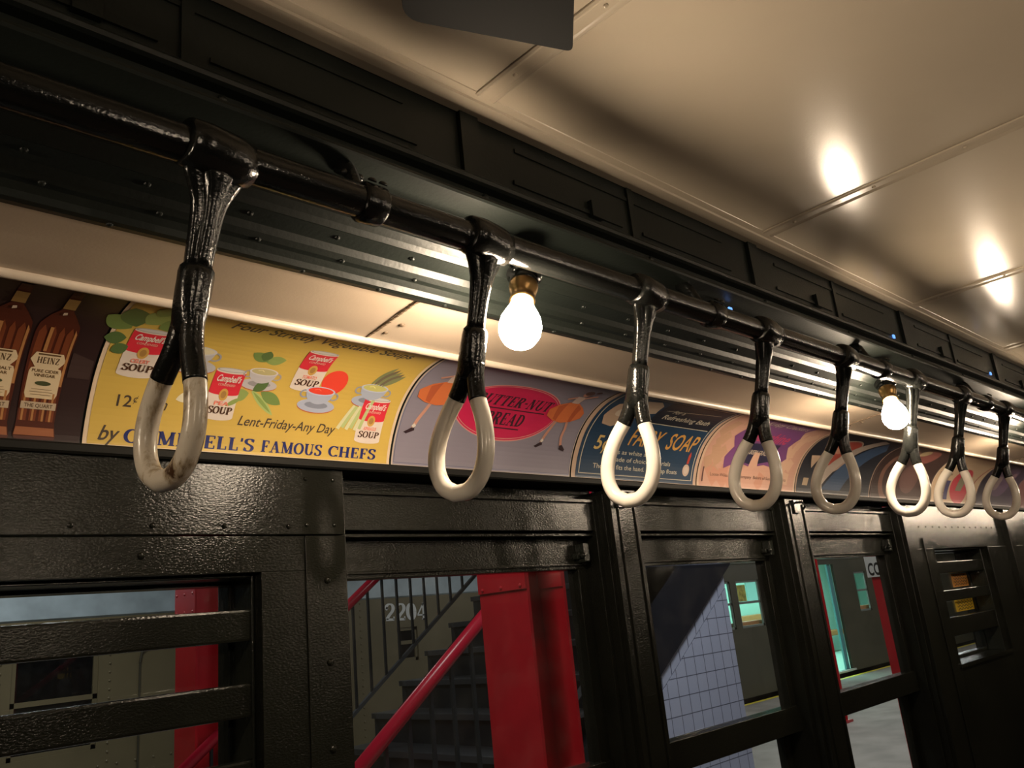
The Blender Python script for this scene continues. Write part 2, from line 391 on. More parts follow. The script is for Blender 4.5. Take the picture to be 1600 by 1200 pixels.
# ------------------------------------------------------------------ grab bar with brackets
bm = bmesh.new(); n = 120
tube(bm, [(XA+(XB-XA)*i/n, .75, .509) for i in range(n+1)], .0205, 22)
bar = thing('grab_bar', 'long black glossy pipe carrying all the hand straps, running under the dark deck', 'grab bar', (2.3, .75, .509))
for v in bm.verts: v.co -= Vector(bar.location)
obj('pipe', bm, strapp, bar, smooth=True)
for x in (-1.74, -.98, -.22, .54, 1.30, 2.05, 2.83, 3.6, 4.36, 5.1, 5.9, 6.6):
    bm = bmesh.new(); ox, oy, oz = bar.location
    rings = []
    for k in range(25):
        a = 2*PI*k/24
    for xx in (x-.017, x-.013, x+.013, x+.017):
        rr = .0225 if abs(xx-x) > .015 else .0255
        rings.append([(xx-ox, rr*math.cos(2*PI*k/20), rr*math.sin(2*PI*k/20)) for k in range(20)])
    loft(bm, rings)
    tube(bm, [(x-ox, .010, .014), (x-ox, .028, .040), (x-ox, .040, .066), (x-ox, .058, .083)], [.010, .009, .010, .013], 10)
    for s in (-1, 1): dome(bm, (x-ox+s*.008, -.018, .021), .006, (0, -.6, .7)); dome(bm, (x-ox+s*.012, .035, .058), .0055, (0, -1, -.2))
    tube(bm, [(x-ox-.03, -.002, -.010), (x-ox-.010, -.018, .006), (x-ox+.004, -.020, .012)], .004, 7)
    obj('bracket', bm, strapp, bar, smooth=True)

# ------------------------------------------------------------------ hand straps
def sect(s, wx, wy, groove):
    out = []
    for k in range(32):
        a = 2*PI*k/32; c, d = math.cos(a), math.sin(a)
        e = .62; x = math.copysign(abs(c)**e, c); y = math.copysign(abs(d)**e, d)
        g = 1-groove*(abs(math.sin(2*a))**1.6)
        out.append((x*wx/2*g, y*wy/2*g, -s))
    return out
def noisy(bm, amp):
    for v in bm.verts: v.co += Vector((random.uniform(-1, 1), random.uniform(-1, 1), random.uniform(-1, 1)))*amp
def strap_meshes(cut=-.2210):
    r = thing('hand_strap', '', 'hand strap')
    # clamp that hugs the pipe
    bm = bmesh.new(); rings = []
    for x, rr in ((-.040, .0210), (-.038, .0255), (-.018, .0285), (.018, .0285), (.038, .0255), (.040, .0210)):
        rings.append([(x, rr*math.cos(2*PI*k/24), rr*math.sin(2*PI*k/24)) for k in range(24)])
    loft(bm, rings)
    for sx in (-1, 1): dome(bm, (sx*.02, .012, .019), .006, (0, .4, 1)); dome(bm, (sx*.026, -.0205, -.008), .005, (0, -1, -.3))
    obj('clamp', bm, strapp, r, smooth=True)
    # shank: flared, ribbed, tapering to the sleeve
    bm = bmesh.new()
    prof = [(.016, .074, .038, .30), (.026, .070, .036, .40), (.036, .060, .034, .45), (.045, .050, .032, .45), (.055, .041, .030, .42), (.07, .036, .029, .4), (.09, .033, .027, .36), (.115, .031, .026, .32), (.128, .031, .026, .30)]
    loft(bm, [sect(*q) for q in prof]); noisy(bm, .0004)
    obj('shank', bm, strapp, r, smooth=True)
    bm = bmesh.new()
    prof = [(.122, .028, .024, .1), (.126, .035, .031, .12), (.132, .037, .034, .14), (.15, .036, .036, .12), (.168, .034, .037, .1), (.18, .030, .039, .08), (.190, .026, .038, .05), (.197, .020, .030, 0)]
    loft(bm, [sect(*q) for q in prof]); noisy(bm, .0004)
    obj('sleeve', bm, strapp, r, smooth=True)
    half = catmull([(0, .007, -.172), (0, .0095, -.19), (0, .0135, -.206), (0, .0195, -.222), (0, .029, -.24), (0, .037, -.26), (0, .0425, -.283), (0, .0428, -.305), (0, .0365, -.326), (0, .0215, -.343), (0, 0, -.3495)], 7)
    blackp = [p for p in half if p.z > cut-.0025]; whitep = [p for p in half if p.z <= cut+.0025]
    bm = bmesh.new()
    for s in (1, -1): tube(bm, [(p.x, p.y*s, p.z) for p in blackp], .0124, 16)
    obj('fork', bm, strapp, r, smooth=True)
    loop = [(p.x, p.y, p.z) for p in whitep]+[(p.x, -p.y, p.z) for p in reversed(whitep[:-1])]
    bm = bmesh.new(); tube(bm, loop, .0118, 20)
    obj('grip', bm, white_en, r, smooth=True)
    return r
# worn enamel of the nearest strap
worn = mat('worn_white_enamel', (.56, .50, .41), .25, bump=.3, bscale=70, vary=0)
nt = worn.node_tree; b = nt.nodes['Principled BSDF']; tc = nt.nodes.new('ShaderNodeTexCoord'); mp = nt.nodes.new('ShaderNodeMapping'); mp.inputs['Scale'].default_value = (60, 60, 22)
no = nt.nodes.new('ShaderNodeTexNoise'); no.inputs['Scale'].default_value = 1; no.inputs['Detail'].default_value = 6; no.inputs['Roughness'].default_value = .65
rp = nt.nodes.new('ShaderNodeValToRGB'); rp.color_ramp.elements[0].position = .30; rp.color_ramp.elements[0].color = (.06, .03, .015, 1)
rp.color_ramp.elements[1].position = .50; rp.color_ramp.elements[1].color = (.56, .50, .41, 1); e = rp.color_ramp.elements.new(.38); e.color = (.34, .27, .18, 1)
nt.links.new(tc.outputs['Object'], mp.inputs[0]); nt.links.new(mp.outputs[0], no.inputs[0]); nt.links.new(no.outputs[0], rp.inputs[0]); nt.links.new(rp.outputs[0], b.inputs['Base Color'])
SX = [.345, .732, 1.097, 1.492, 1.851, 2.259, 2.622, 3.025]
SL = ['largest and nearest hand strap, its white loop scuffed brown, hanging over the yellow soup card',
      'hand strap just left of the big bare bulb, white loop over the grey bread card',
      'bright white hand strap over the navy soap card, right of the big bulb',
      'hand strap with white loop over the pink and purple cracker card',
      'hand strap just left of the farther bulb, loop over the dark wedge card',
      'hand strap just right of the farther bare bulb, loop over the brown card',
      'hand strap over the cream card with a red disc, brightly lit loop',
      'last hand strap at the right edge, smallest white loop of the row']
first = strap_meshes(-.243); second = strap_meshes(); rnd = random.Random(3)
tilts = [.276, .262, .262, .262, .270, .262, .285, .262]
for i, x in enumerate(SX):
    if i == 0:
        s = first; s.location = (x, .75, .507); s['label'] = SL[0]; s['group'] = 'hand straps on the grab bar'
    else:
        s = second if i == 1 else dup(second, (x, .75, .507), SL[i], 'hand straps on the grab bar')
    s.location = (x, .75, .509); s['label'] = SL[i]; s['group'] = 'hand straps on the grab bar'
    s.rotation_euler = (tilts[i], 0, math.radians([10, 9, 8, 7, 10, 6, 8, 5][i]))
for ch in first.children:
    if ch.name.startswith('grip'):
        ch.data = ch.data.copy(); ch.data.materials[0] = worn

# ------------------------------------------------------------------ bulbs
bulb_m = bpy.data.materials.new('glowing_bulb_glass'); bulb_m.use_nodes = True; bb = bulb_m.node_tree.nodes['Principled BSDF']
bb.inputs['Base Color'].default_value = (.9, .85, .75, 1); bb.inputs['Emission Color'].default_value = (1.0, .80, .58, 1); bb.inputs['Emission Strength'].default_value = BULB; bb.inputs['Roughness'].default_value = .3
def lamp_meshes():
    r = thing('bulb_lamp', '', 'lamp')
    # origin = centre of the glass globe, axis +z towards the socket
    bm = bmesh.new()
    lathe(bm, [(.0155, .056), (.0165, .046), (.0200, .036), (.0250, .024), (.0300, .011), (.0318, -.002), (.0305, -.014), (.0255, -.025), (.0175, -.0325), (.008, -.0362), (.001, -.037)], 28)
    obj('bulb', bm, bulb_m, r, smooth=True)
    bm = bmesh.new()
    lathe(bm, [(.0165, .050), (.0195, .050), (.0200, .054), (.0180, .056), (.0180, .066), (.0205, .072), (.0225, .084), (.0225, .088), (.016, .090)], 24)
    obj('socket', bm, brass, r, smooth=True)
    bm = bmesh.new()
    lathe(bm, [(.015, .086), (.022, .088), (.023, .094), (.020, .100), (.026, .104), (.028, .109), (.028, .116), (.02, .118)], 24)
    for s in (-1, 1): dome(bm, (s*.022, 0, .106), .006, (0, 0, -1))
    obj('mounting', bm, strapp, r, smooth=True)
    return r
lamp0 = lamp_meshes()
LAB = {(.8215, 1): 'glowing bare bulb in a brass socket, right of the second strap, biggest of the row',
       (2.175, 1): 'glowing bare bulb in a brass socket between the fifth and sixth strap'}
k = 0
for sgn in (1, -1):
    for x in (-.53, .8215, 2.175, 3.52, 4.87, 6.22):
        lab = LAB.get((x, sgn), 'glowing bare bulb out of the picture, under the deck on the %s side' % ('window' if sgn > 0 else 'opposite'))
        o = lamp0 if k == 0 else dup(lamp0, (0, 0, 0)); k += 1
        o.location = (x, .787*sgn, .4125); o['label'] = lab; o['group'] = 'bare bulbs under the deck' if (x, sgn) in LAB else 'bare bulbs outside the picture'
        o.rotation_euler = (-.20*sgn, .42, 0)

# ------------------------------------------------------------------ ceiling fan above the aisle
fan = thing('ceiling_fan', 'black ceiling fan, one broad rounded blade tip reaching in at the top edge', 'fan', (.12, .02, .60))
bm = bmesh.new(); lathe(bm, [(.03, .165), (.05, .16), (.05, .12), (.025, .11), (.025, .05), (.07, .045), (.085, .03), (.085, -.02), (.06, -.04), (.01, -.045)], 28)
obj('motor_housing', bm, black, fan, smooth=True)
def rounded(P, rad, seg=6):
    out = []; n = len(P)
    for i in range(n):
        a, b, c = Vector(P[i-1]), Vector(P[i]), Vector(P[(i+1) % n]); r = rad[i]
        if r == 0: out.append(tuple(b)); continue
        u = (a-b).normalized(); w = (c-b).normalized(); p0 = b+u*r; p1 = b+w*r
        for k in range(seg+1):
            t = k/seg; q = p0*(1-t)**2+b*2*t*(1-t)+p1*t*t; out.append((q.x, q.y))
    return out
tip = [(.448-.12, .5475-.02), (.628-.12, .4765-.02), (.30-.12, .165-.02), (.20-.12, .095-.02), (.145-.12, .13-.02), (.17-.12, .20-.02)]
outl = rounded(tip, [.022, .010, .06, .02, .02, .05])
bm = bmesh.new(); prism_xy(bm, outl, -.002, .0015)
bl = obj('blade', bm, mat('fan_blade_black', (.006, .006, .006), .8, spec=.15), fan, bevel=.0006)
for k in (1, 2, 3):
    c = bl.copy(); COL.objects.link(c); c.rotation_euler = (0, 0, k*PI/2)

# ------------------------------------------------------------------ blue-lit vent holes between deck and ceiling, their light added as glowing squares
bluem = mat('blue_hole_glow', (.12, .32, .95), .4, emis=.9)
for x, z, lab in ((1.475, .575, 'tiny square hole showing blue light in the dark deck above the fourth strap'), (2.31, .6535, 'tiny square hole showing blue light in the dark deck above the farther bulb'), (3.14, .660, 'tiny square hole showing blue light in the dark deck near the right edge')):
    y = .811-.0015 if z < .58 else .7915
    bm = bmesh.new(); box(bm, x-.006, x+.006, y-.003, y+.001, z-.005, z+.005); tag(obj('blue_vent_hole', bm, bluem, bevel=.001), lab, 'vent hole', 'blue-lit holes in the deck')
# ------------------------------------------------------------------ printed cards in the cove
def paper(rgb):
    return mat('print_%02x%02x%02x' % tuple(int(c*255) for c in rgb), rgb, .42, spec=.35)
def arc(cx, cy, rx, ry, a0, a1, n=20):
    return [(cx+rx*math.cos(math.radians(a0+(a1-a0)*i/n)), cy+ry*math.sin(math.radians(a0+(a1-a0)*i/n))) for i in range(n+1)]
def ell(cx, cy, rx, ry, n=28, rot=0):
    c, s = math.cos(math.radians(rot)), math.sin(math.radians(rot))
    return [(cx+rx*math.cos(2*PI*i/n)*c-ry*math.sin(2*PI*i/n)*s, cy+rx*math.cos(2*PI*i/n)*s+ry*math.sin(2*PI*i/n)*c) for i in range(n)]
# a fat-and-thin serif alphabet drawn as strokes in a 1-high box: 's' straight stroke, 'a' arc, 'f' foot serif, 'r' free ribbon
TK, TN = .22, .085
def _c(l): return l
GLY = {
 'A': (.92, [('s', .46, .98, .16, 0, TN), ('s', .46, .98, .72, 0, TK), ('s', .26, .32, .62, .32, TN), ('f', .16, 0, .26), ('f', .72, 0, .30)]),
 'B': (.80, [('s', .22, 0, .22, 1, TK), ('a', .34, .745, .28, .215, 90, -90), ('a', .34, .27, .34, .235, 90, -90), ('s', .2, .96, .36, .96, TN), ('s', .2, .52, .36, .52, TN), ('s', .2, .04, .36, .04, TN), ('f', .2, 0, .26), ('f', .2, 1, .26)]),
 'C': (.84, [('a', .46, .5, .34, .46, 48, 312), ('s', .74, .98, .74, .66, TN), ('s', .74, .02, .74, .2, TN)]),
 'D': (.90, [('s', .22, 0, .22, 1, TK), ('a', .34, .5, .40, .46, 90, -90), ('s', .2, .96, .36, .96, TN), ('s', .2, .04, .36, .04, TN), ('f', .2, 0, .26), ('f', .2, 1, .26)]),
 'E': (.76, [('s', .22, 0, .22, 1, TK), ('s', .1, .96, .66, .96, TN), ('s', .22, .5, .52, .5, TN), ('s', .1, .04, .68, .04, TN), ('s', .64, .98, .64, .76, TN), ('s', .66, .02, .66, .26, TN), ('s', .5, .38, .5, .62, TN)]),
 'F': (.72, [('s', .22, 0, .22, 1, TK), ('s', .1, .96, .64, .96, TN), ('s', .22, .5, .50, .5, TN), ('s', .62, .98, .62, .74, TN), ('s', .49, .38, .49, .62, TN), ('f', .22, 0, .30)]),
 'H': (.96, [('s', .22, 0, .22, 1, TK), ('s', .74, 0, .74, 1, TK), ('s', .22, .5, .74, .5, TN), ('f', .22, 0, .28), ('f', .22, 1, .28), ('f', .74, 0, .28), ('f', .74, 1, .28)]),
 'I': (.46, [('s', .23, 0, .23, 1, TK), ('f', .23, 0, .28), ('f', .23, 1, .28)]),
 'L': (.72, [('s', .22, 0, .22, 1, TK), ('s', .1, .04, .64, .04, TN), ('s', .62, .02, .62, .28, TN), ('f', .22, 1, .30)]),
 'M': (1.12, [('s', .2, 0, .2, 1, TN), ('s', .22, 1, .56, .06, TK), ('s', .56, .06, .88, 1, TN), ('s', .88, 0, .88, 1, TK), ('f', .2, 0, .22), ('f', .88, 0, .28), ('f', .16, 1, .2), ('f', .92, 1, .2)]),
 'N': (.96, [('s', .2, 0, .2, 1, TN), ('s', .2, 1, .74, .02, TK), ('s', .74, 0, .74, 1, TN), ('f', .2, 0, .22), ('f', .74, 1, .22), ('f', .16, 1, .2)]),
 'O': (.90, [('a', .45, .5, .34, .46, 0, 360)]),
 'P': (.78, [('s', .22, 0, .22, 1, TK), ('a', .34, .72, .31, .24, 90, -90), ('s', .2, .96, .36, .96, TN), ('s', .2, .48, .36, .48, TN), ('f', .22, 0, .30), ('f', .2, 1, .26)]),
 'R': (.86, [('s', .22, 0, .22, 1, TK), ('a', .34, .73, .29, .23, 90, -90), ('s', .2, .96, .36, .96, TN), ('s', .2, .5, .4, .5, TN), ('s', .42, .5, .70, 0, TK), ('f', .22, 0, .28), ('f', .74, 0, .2), ('f', .2, 1, .26)]),
 'S': (.70, [('r', [(.60, .80), (.52, .93), (.35, .965), (.19, .90), (.14, .74), (.24, .60), (.42, .50), (.56, .38), (.58, .22), (.48, .07), (.32, .03), (.16, .08), (.10, .22)]), ('s', .61, .98, .61, .72, TN), ('s', .10, .02, .10, .30, TN)]),
 'T': (.80, [('s', .40, 0, .40, 1, TK), ('s', .08, .96, .72, .96, TN), ('s', .10, .98, .10, .74, TN), ('s', .70, .98, .70, .74, TN), ('f', .40, 0, .30)]),
 'U': (.92, [('s', .22, 1, .22, .32, TK), ('s', .72, 1, .72, .32, TN), ('a', .47, .34, .25, .31, 180, 360), ('f', .22, 1, .28), ('f', .72, 1, .24)]),
 'Z': (.74, [('s', .62, .96, .14, .04, TK), ('s', .12, .96, .66, .96, TN), ('s', .12, .04, .66, .04, TN), ('s', .12, .98, .12, .78, TN), ('s', .66, .02, .66, .22, TN)]),
 '2': (.72, [('r', [(.16, .68), (.18, .86), (.34, .96), (.52, .92), (.60, .76), (.54, .56), (.34, .34), (.14, .10)]), ('s', .10, .07, .64, .07, .14), ('s', .62, .05, .62, .24, TN), ('s', .14, .62, .22, .80, .12)]),
 '0': (.72, [('a', .36, .5, .25, .46, 0, 360)]),
 '4': (.78, [('s', .52, 0, .52, 1, TK), ('s', .50, .98, .08, .30, TN), ('s', .06, .28, .72, .28, TN), ('f', .52, 0, .26)]),
 '-': (.46, [('s', .08, .48, .38, .48, .13)]), "'": (.26, [('s', .13, 1, .12, .72, .14)]), ' ': (.40, []),
}
def seg(x0, y0, x1, y1, w):
    dx, dy = x1-x0, y1-y0; L = math.hypot(dx, dy) or 1; nx, ny = -dy/L*w/2, dx/L*w/2
    return [(x0+nx, y0+ny), (x1+nx, y1+ny), (x1-nx, y1-ny), (x0-nx, y0-ny)]
def ribbon(P, w0=TN, w1=TK, k=None):
    out = []; L = []
    for i, p in enumerate(P):
        a = P[max(0, i-1)]; b = P[min(len(P)-1, i+1)]; dx, dy = b[0]-a[0], b[1]-a[1]; q = math.hypot(dx, dy) or 1
        w = k if k else w0+(w1-w0)*abs(dy/q)**1.4
        L.append(((p[0]-dy/q*w/2, p[1]+dx/q*w/2), (p[0]+dy/q*w/2, p[1]-dx/q*w/2)))
    for a, b in zip(L, L[1:]): out.append([a[0], b[0], b[1], a[1]])
    return out
def serif_text(s, u, v, width, height, shear=0):
    polys = []; x = 0
    for ch in s:
        w, st = GLY[ch]
        for q in st:
            if q[0] == 's': P = [seg(*q[1:])]
            elif q[0] == 'a': P = ribbon(arc(*q[1:]))
            elif q[0] == 'r':
                P = ribbon([(p.x, p.y) for p in catmull([(a, b, 0) for a, b in q[1]], 3)])
            else:
                yy = q[2]; P = [[(q[1]-q[3]*.62, yy-.0), (q[1]+q[3]*.62, yy), (q[1]+q[3]*.62, yy+(.075 if yy < .5 else -.075)), (q[1]-q[3]*.62, yy+(.075 if yy < .5 else -.075))]]
            polys += [[(x+a, b) for a, b in p] for p in P]
        x += w
    k = width/x
    return [[(u+a*k+b*height*shear, v+b*height) for a, b in p] for p in polys]
def font_text(s, u, v, width, height, shear=0, bold=0):
    """built-in font, fitted to the given width and cap height"""
    cu = bpy.data.curves.new('t', 'FONT'); cu.body = s; cu.size = 1; cu.offset = bold; cu.resolution_u = 3
    o = bpy.data.objects.new('t', cu); COL.objects.link(o); bpy.context.view_layer.update()
    me = bpy.data.meshes.new_from_object(o.evaluated_get(bpy.context.evaluated_depsgraph_get()))
    xs = [w.co.x for w in me.vertices]; x0, x1 = min(xs), max(xs); kx = width/(x1-x0); ky = height/.70
    polys = [[(u+(me.vertices[i].co.x-x0)*kx+me.vertices[i].co.y*ky*shear, v+me.vertices[i].co.y*ky) for i in p.vertices] for p in me.polygons]
    bpy.data.objects.remove(o); bpy.data.meshes.remove(me); bpy.data.curves.remove(cu)
    return polys
class Print:
    """flat shapes wrapped onto the cove; each colour is a layer of ink a hair above the one before"""
    def __init__(s, lay=1): s.items = []; s.lay = lay
    def poly(s, pts, c): s.items.append(([pts], c)); return s
    def polys(s, P, c): s.items.append((P, c)); return s
    def build(s, name, parent, label=None):
        bm = bmesh.new(); mats = []; off = .0006+s.lay*.00035
        for P, c in s.items:
            off += .00009; m = paper(c)
            if m not in mats: mats.append(m)
            mi = mats.index(m)
            t = bmesh.new()
            for p in P:
                if len(p) < 3: continue
                try: t.faces.new([t.verts.new((a, b, 0)) for a, b in p])
                except ValueError: pass
            t.normal_update()
            big = [f for f in t.faces if len(f.verts) > 4]
            if big: bmesh.ops.triangulate(t, faces=big)
            vs = [v.co.y for v in t.verts]
            if vs:
                y = math.floor(min(vs)/.01)*.01+.01
                while y < max(vs):
                    bmesh.ops.bisect_plane(t, geom=t.verts[:]+t.edges[:]+t.faces[:], plane_co=(0, y, 0), plane_no=(0, 1, 0)); y += .01
            M = {}
            for v in t.verts:
                yy, zz = cove_at(v.co.y, off); M[v] = bm.verts.new((v.co.x, yy, zz))
            for f in t.faces:
                g = bm.faces.new([M[v] for v in f.verts]); g.material_index = mi
            t.free()
        ox, oy, oz = parent.location
        for v in bm.verts: v.co -= Vector((ox, oy, oz))
        o = obj(name, bm, mats, parent)
        if label: o['label'] = label
        return o
def card(u0, u1, col, label, border=None, bw=.006):
    r = thing('advertising_card', label, 'advertising card', ((u0+u1)/2, 1.2, .38), 'advertising cards in the cove')
    u0 += .0012; u1 -= .0012
    bm = bmesh.new(); n = 40
    for k, off in enumerate((.0002, .0005)):
        pass
    rings = [[(u, cove_at(.001+.277*i/n, o)[0]-1.2, cove_at(.001+.277*i/n, o)[1]-.38) for u, o in ((u0-r.location.x, .0001), (u1-r.location.x, .0001), (u1-r.location.x, .0004), (u0-r.location.x, .0004))] for i in range(n+1)]
    loft(bm, rings)
    obj('card_sheet', bm, paper(border or col), r)
    if border:
        Print(.3).poly([(u0+bw, .006), (u1-bw, .006), (u1-bw, .272), (u0+bw, .272)], col).build('printed_ground', r)
    return r
def quad(u, v, w, h, lean=0):
    return [(u, v), (u+w, v), (u+w+lean, v+h), (u+lean, v+h)]
RED, WH, GOLD, BRN = (.62, .03, .05), (.66, .58, .52), (.55, .33, .08), (.07, .03, .015)
def soup_can(par, u, v, w, h, lean, word, label):
    p = Print(2); M = lambda a, b: (u+a*w+b*lean, v+b*h)
    p.poly([M(a, b) for a, b in [(0, .03)]+arc(.5, .06, .5, .06, 180, 360, 10)+[(1, .06), (1, .95)]+arc(.5, .95, .5, .05, 0, 180, 10)+[(0, .95)]], WH)
    p.poly([M(a, b) for a, b in [(0, .50)]+arc(.5, .50, .5, .045, 180, 360, 10)+[(1, .93)]+arc(.5, .93, .5, .05, 360, 180, 10)], RED)
    p.poly([M(a, b) for a, b in ell(.5, .955, .49, .045, 20)], (.32, .33, .36)); p.poly([M(a, b) for a, b in ell(.5, .955, .43, .033, 20)], (.55, .54, .54))
    p.poly([M(a, b) for a, b in ell(.5, .47, .15, .115, 20)], GOLD); p.poly([M(a, b) for a, b in ell(.5, .47, .09, .07, 16)], (.36, .2, .06))
    ax, ay = M(.10, .72); p.polys(font_text("Campbell's", ax, ay, w*.80, h*.13, .25, .02), (.72, .66, .62))
    ax, ay = M(.22, .635); p.polys(font_text('CONDENSED', ax, ay, w*.56, h*.045, .1), (.7, .5, .4))
    ax, ay = M(.26, .275); p.polys(font_text(word, ax, ay, w*.5, h*.07, .1, .02), (.75, .2, .14))
    ax, ay = M(.10, .12); p.polys(serif_text('SOUP', ax, ay, w*.82, h*.13, .1), BRN)
    return p.build('can_picture', par, label)
def cup(par, u, v, w, soup, body, label):
    p = Print(1.5)
    p.poly(ell(u+w*.5, v-w*.02, w*.58, w*.20), (.45, .12, .05)); p.poly(ell(u+w*.5, v+w*.01, w*.58, w*.20), [c*1.0 for c in body]); p.poly(ell(u+w*.5, v+w*.03, w*.36, w*.10), [c*.6 for c in body])
    for s in (-1, 1): p.polys(ribbon(arc(u+w*.5+s*w*.45, v+w*.34, w*.13, w*.11, 0, 360, 14), k=w*.045), [c*.75 for c in body])
    p.poly([(u+w*.06, v+w*.47)]+arc(u+w*.5, v+w*.42, w*.42, w*.36, 190, 350, 16)+[(u+w*.94, v+w*.47)], body)
    p.poly(ell(u+w*.5, v+w*.47, w*.45, w*.14), [min(1, c*1.25) for c in body]); p.poly(ell(u+w*.5, v+w*.475, w*.39, w*.11), soup)
    p.polys(ribbon([(u+w*.3, v+w*.5), (u+w*.42, v+w*.53), (u+w*.5, v+w*.48)], k=w*.02), [min(1, c*1.5+.05) for c in soup])
    return p.build('soup_cup_picture', par, label)
def leaf(u, v, L, w, ang):
    P = [(L*t, w*math.sin(PI*t)**.8) for t in [i/10 for i in range(11)]]+[(L*t, -w*math.sin(PI*t)**.8) for t in [i/10 for i in range(9, 0, -1)]]
    c, s = math.cos(math.radians(ang)), math.sin(math.radians(ang)); return [(u+a*c-b*s, v+a*s+b*c) for a, b in P]

# 1: two vinegar bottles on a dark ground
c1 = card(-.176, .3785, (.028, .014, .014), 'dark card picturing amber vinegar bottles with cream labels, at the left edge')
def bottle(u, v, k, lab, name, tall):
    p = Print(2); dark, amb, lit = (.075, .018, .010), (.17, .046, .018), (.40, .19, .07)
    X = lambda a, b: (u+a*k, v+b*tall)
    p.poly([X(*q) for q in [(-.028, 0), (.030, 0), (.032, .02), (.028, .09), (.031, .62), (.029, .68), (.018, .75), (.009, .80), (.008, 1.0), (-.008, 1.0), (-.009, .80), (-.019, .75), (-.029, .68), (-.031, .62), (-.028, .09), (-.031, .02)]], dark)
    for a, b in ((-.026, -.015), (-.011, -.001), (.003, .011), (.014, .025)): p.poly([X(*q) for q in [(a, .10), (b, .10), (b, .62), ((a+b)/2, .67), (a, .62)]], amb)
    for a, b in ((-.023, -.020), (-.008, -.005), (.007, .010), (.018, .021)): p.poly([X(*q) for q in [(a, .10), (b, .10), (b, .26), (a, .26)]], lit)
    p.poly([X(*q) for q in [(.024, .30), (.028, .30), (.0285, .63), (.025, .66)]], lit); p.poly([X(*q) for q in [(-.012, .50), (-.007, .50), (-.007, .66), (-.012, .66)]], lit)
    p.poly([X(*q) for q in [(-.030, .02), (.030, .02), (.028, .065), (-.028, .065)]], (.30, .11, .05)); p.poly([X(*q) for q in [(-.020, .03), (.018, .03), (.016, .045), (-.018, .045)]], (.5, .3, .16))
    p.poly([X(*q) for q in [(-.009, .82), (.009, .82), (.0085, .92), (-.0085, .92)]], (.30, .18, .06)); p.polys([[X(*q) for q in [(-.004, .76), (.002, .77), (.001, .79), (-.004, .785)]]], (.6, .5, .4))
    o = p.build('bottle_picture', c1)
    L = Print(4)
    L.poly([X(*q) for q in [(-.020, .49), (.020, .49), (.026, .445), (.017, .40), (.022, .395), (.024, .375), (.024, .25), (.021, .225), (-.021, .225), (-.024, .25), (-.024, .375), (-.022, .395), (-.017, .40), (-.026, .445)]], (.62, .50, .33))
    L.poly([X(*q) for q in [(-.017, .484), (.017, .484), (.016, .474), (-.016, .474)]], (.12, .07, .03))
    ax, ay = X(-.0165, .425); L.polys(serif_text('HEINZ', ax, ay, .033*k, .038*tall), (.10, .06, .03))
    for yy, s, ww in ((.372, lab[0], .040), (.347, lab[1], .032)):
        ax, ay = X(-ww/2, yy); L.polys(font_text(s, ax, ay, ww*k, .017*tall, 0, .02), (.12, .07, .03))
    L.poly(ell(*X(0, .31), .012*k, .013*tall, 18), (.06, .07, .03))
    for i, ww in enumerate((.030, .034, .030)): L.poly([X(-ww/2, .275-.015*i), X(ww/2, .275-.015*i), X(ww/2, .278-.015*i), X(-ww/2, .278-.015*i)], (.28, .2, .12))
    L.poly([X(*q) for q in [(-.026, .205), (.026, .205), (.026, .165), (-.026, .165)]], (.45, .36, .26))
    ax, ay = X(-.021, .175); L.polys(font_text('THE QUART', ax, ay, .042*k, .020*tall, 0, .02), (.1, .06, .03))
    L.build('bottle_label', c1, name)
bottle(.3165, .006, .86, ('PURE CIDER', 'VINEGAR'), 'cream vinegar label on the right bottle', .262)
bottle(.2560, -.0+.004, .92, ('PURE MALT', 'VINEGAR'), 'cream vinegar label on the second bottle', .262)
bottle(.185, .006, .92, ('WHITE', 'VINEGAR'), 'cream vinegar label on the third bottle', .262)
Print(1).poly([(.345, .10), (.375, .10), (.375, .13), (.345, .14)], (.05, .03, .028)).build('shadow_picture', c1)

# 2: yellow soup card
YEL = (.56, .39, .085)
c2 = card(.3797, .9285, YEL, 'bright yellow card of soup cans and cups with navy lettering along its foot', (.66, .52, .38), .0062)
Print(1).polys(font_text('Four Strictly Vegetable Soups', .5345, .2440, .335, .0205, .30, .016), (.06, .045, .035)).build('lettering', c2, 'dark slanted headline lettering')
Print(1).polys(font_text('Lent-Friday-Any Day', .6135, .0535, .183, .0165, .28, .010), (.06, .045, .035)).build('lettering', c2)
Print(1).polys(font_text('12', .4195, .0655, .0215, .018, 0, .012)+font_text('¢', .4425, .0735, .006, .012, .1)+font_text('each', .4525, .0655, .040, .0185, .25, .006), (.06, .045, .035)).build('lettering', c2)
Print(1).polys(font_text('by', .401, .0125, .0265, .0225, .3, .014), (.06, .045, .035)).polys(serif_text("CAMPBELL'S", .437, .0105, .212, .0215, .03), (.012, .02, .13)).polys(serif_text('FAMOUS', .661, .0115, .118, .0200, .03), (.012, .02, .13)).polys(serif_text('CHEFS', .7915, .012, .103, .0195, .03), (.012, .02, .13)).build('lettering', c2, 'navy blue slab serif lettering')
GR, GR2, GR3 = (.16, .24, .07), (.25, .33, .10), (.09, .15, .05)
p = Print(1)
for i, (a, b, L, w, an) in enumerate([(.405, .20, .045, .018, 150), (.41, .205, .05, .02, 110), (.42, .215, .045, .018, 60), (.44, .21, .04, .016, 35), (.405, .18, .03, .012, 190), (.455, .22, .035, .013, 20), (.43, .24, .03, .012, 80), (.412, .165, .025, .010, 210)]): p.poly(leaf(a, b, L, w, an), (GR, GR3, GR2)[i % 3])
p.build('celery_leaves_picture', c2)
soup_can(c2, .4075, .112, .054, .094, .003, 'CELERY', 'celery soup can'); 
cup(c2, .478, .145, .068, (.62, .57, .40), (.42, .42, .46), 'grey cup half behind the first strap')
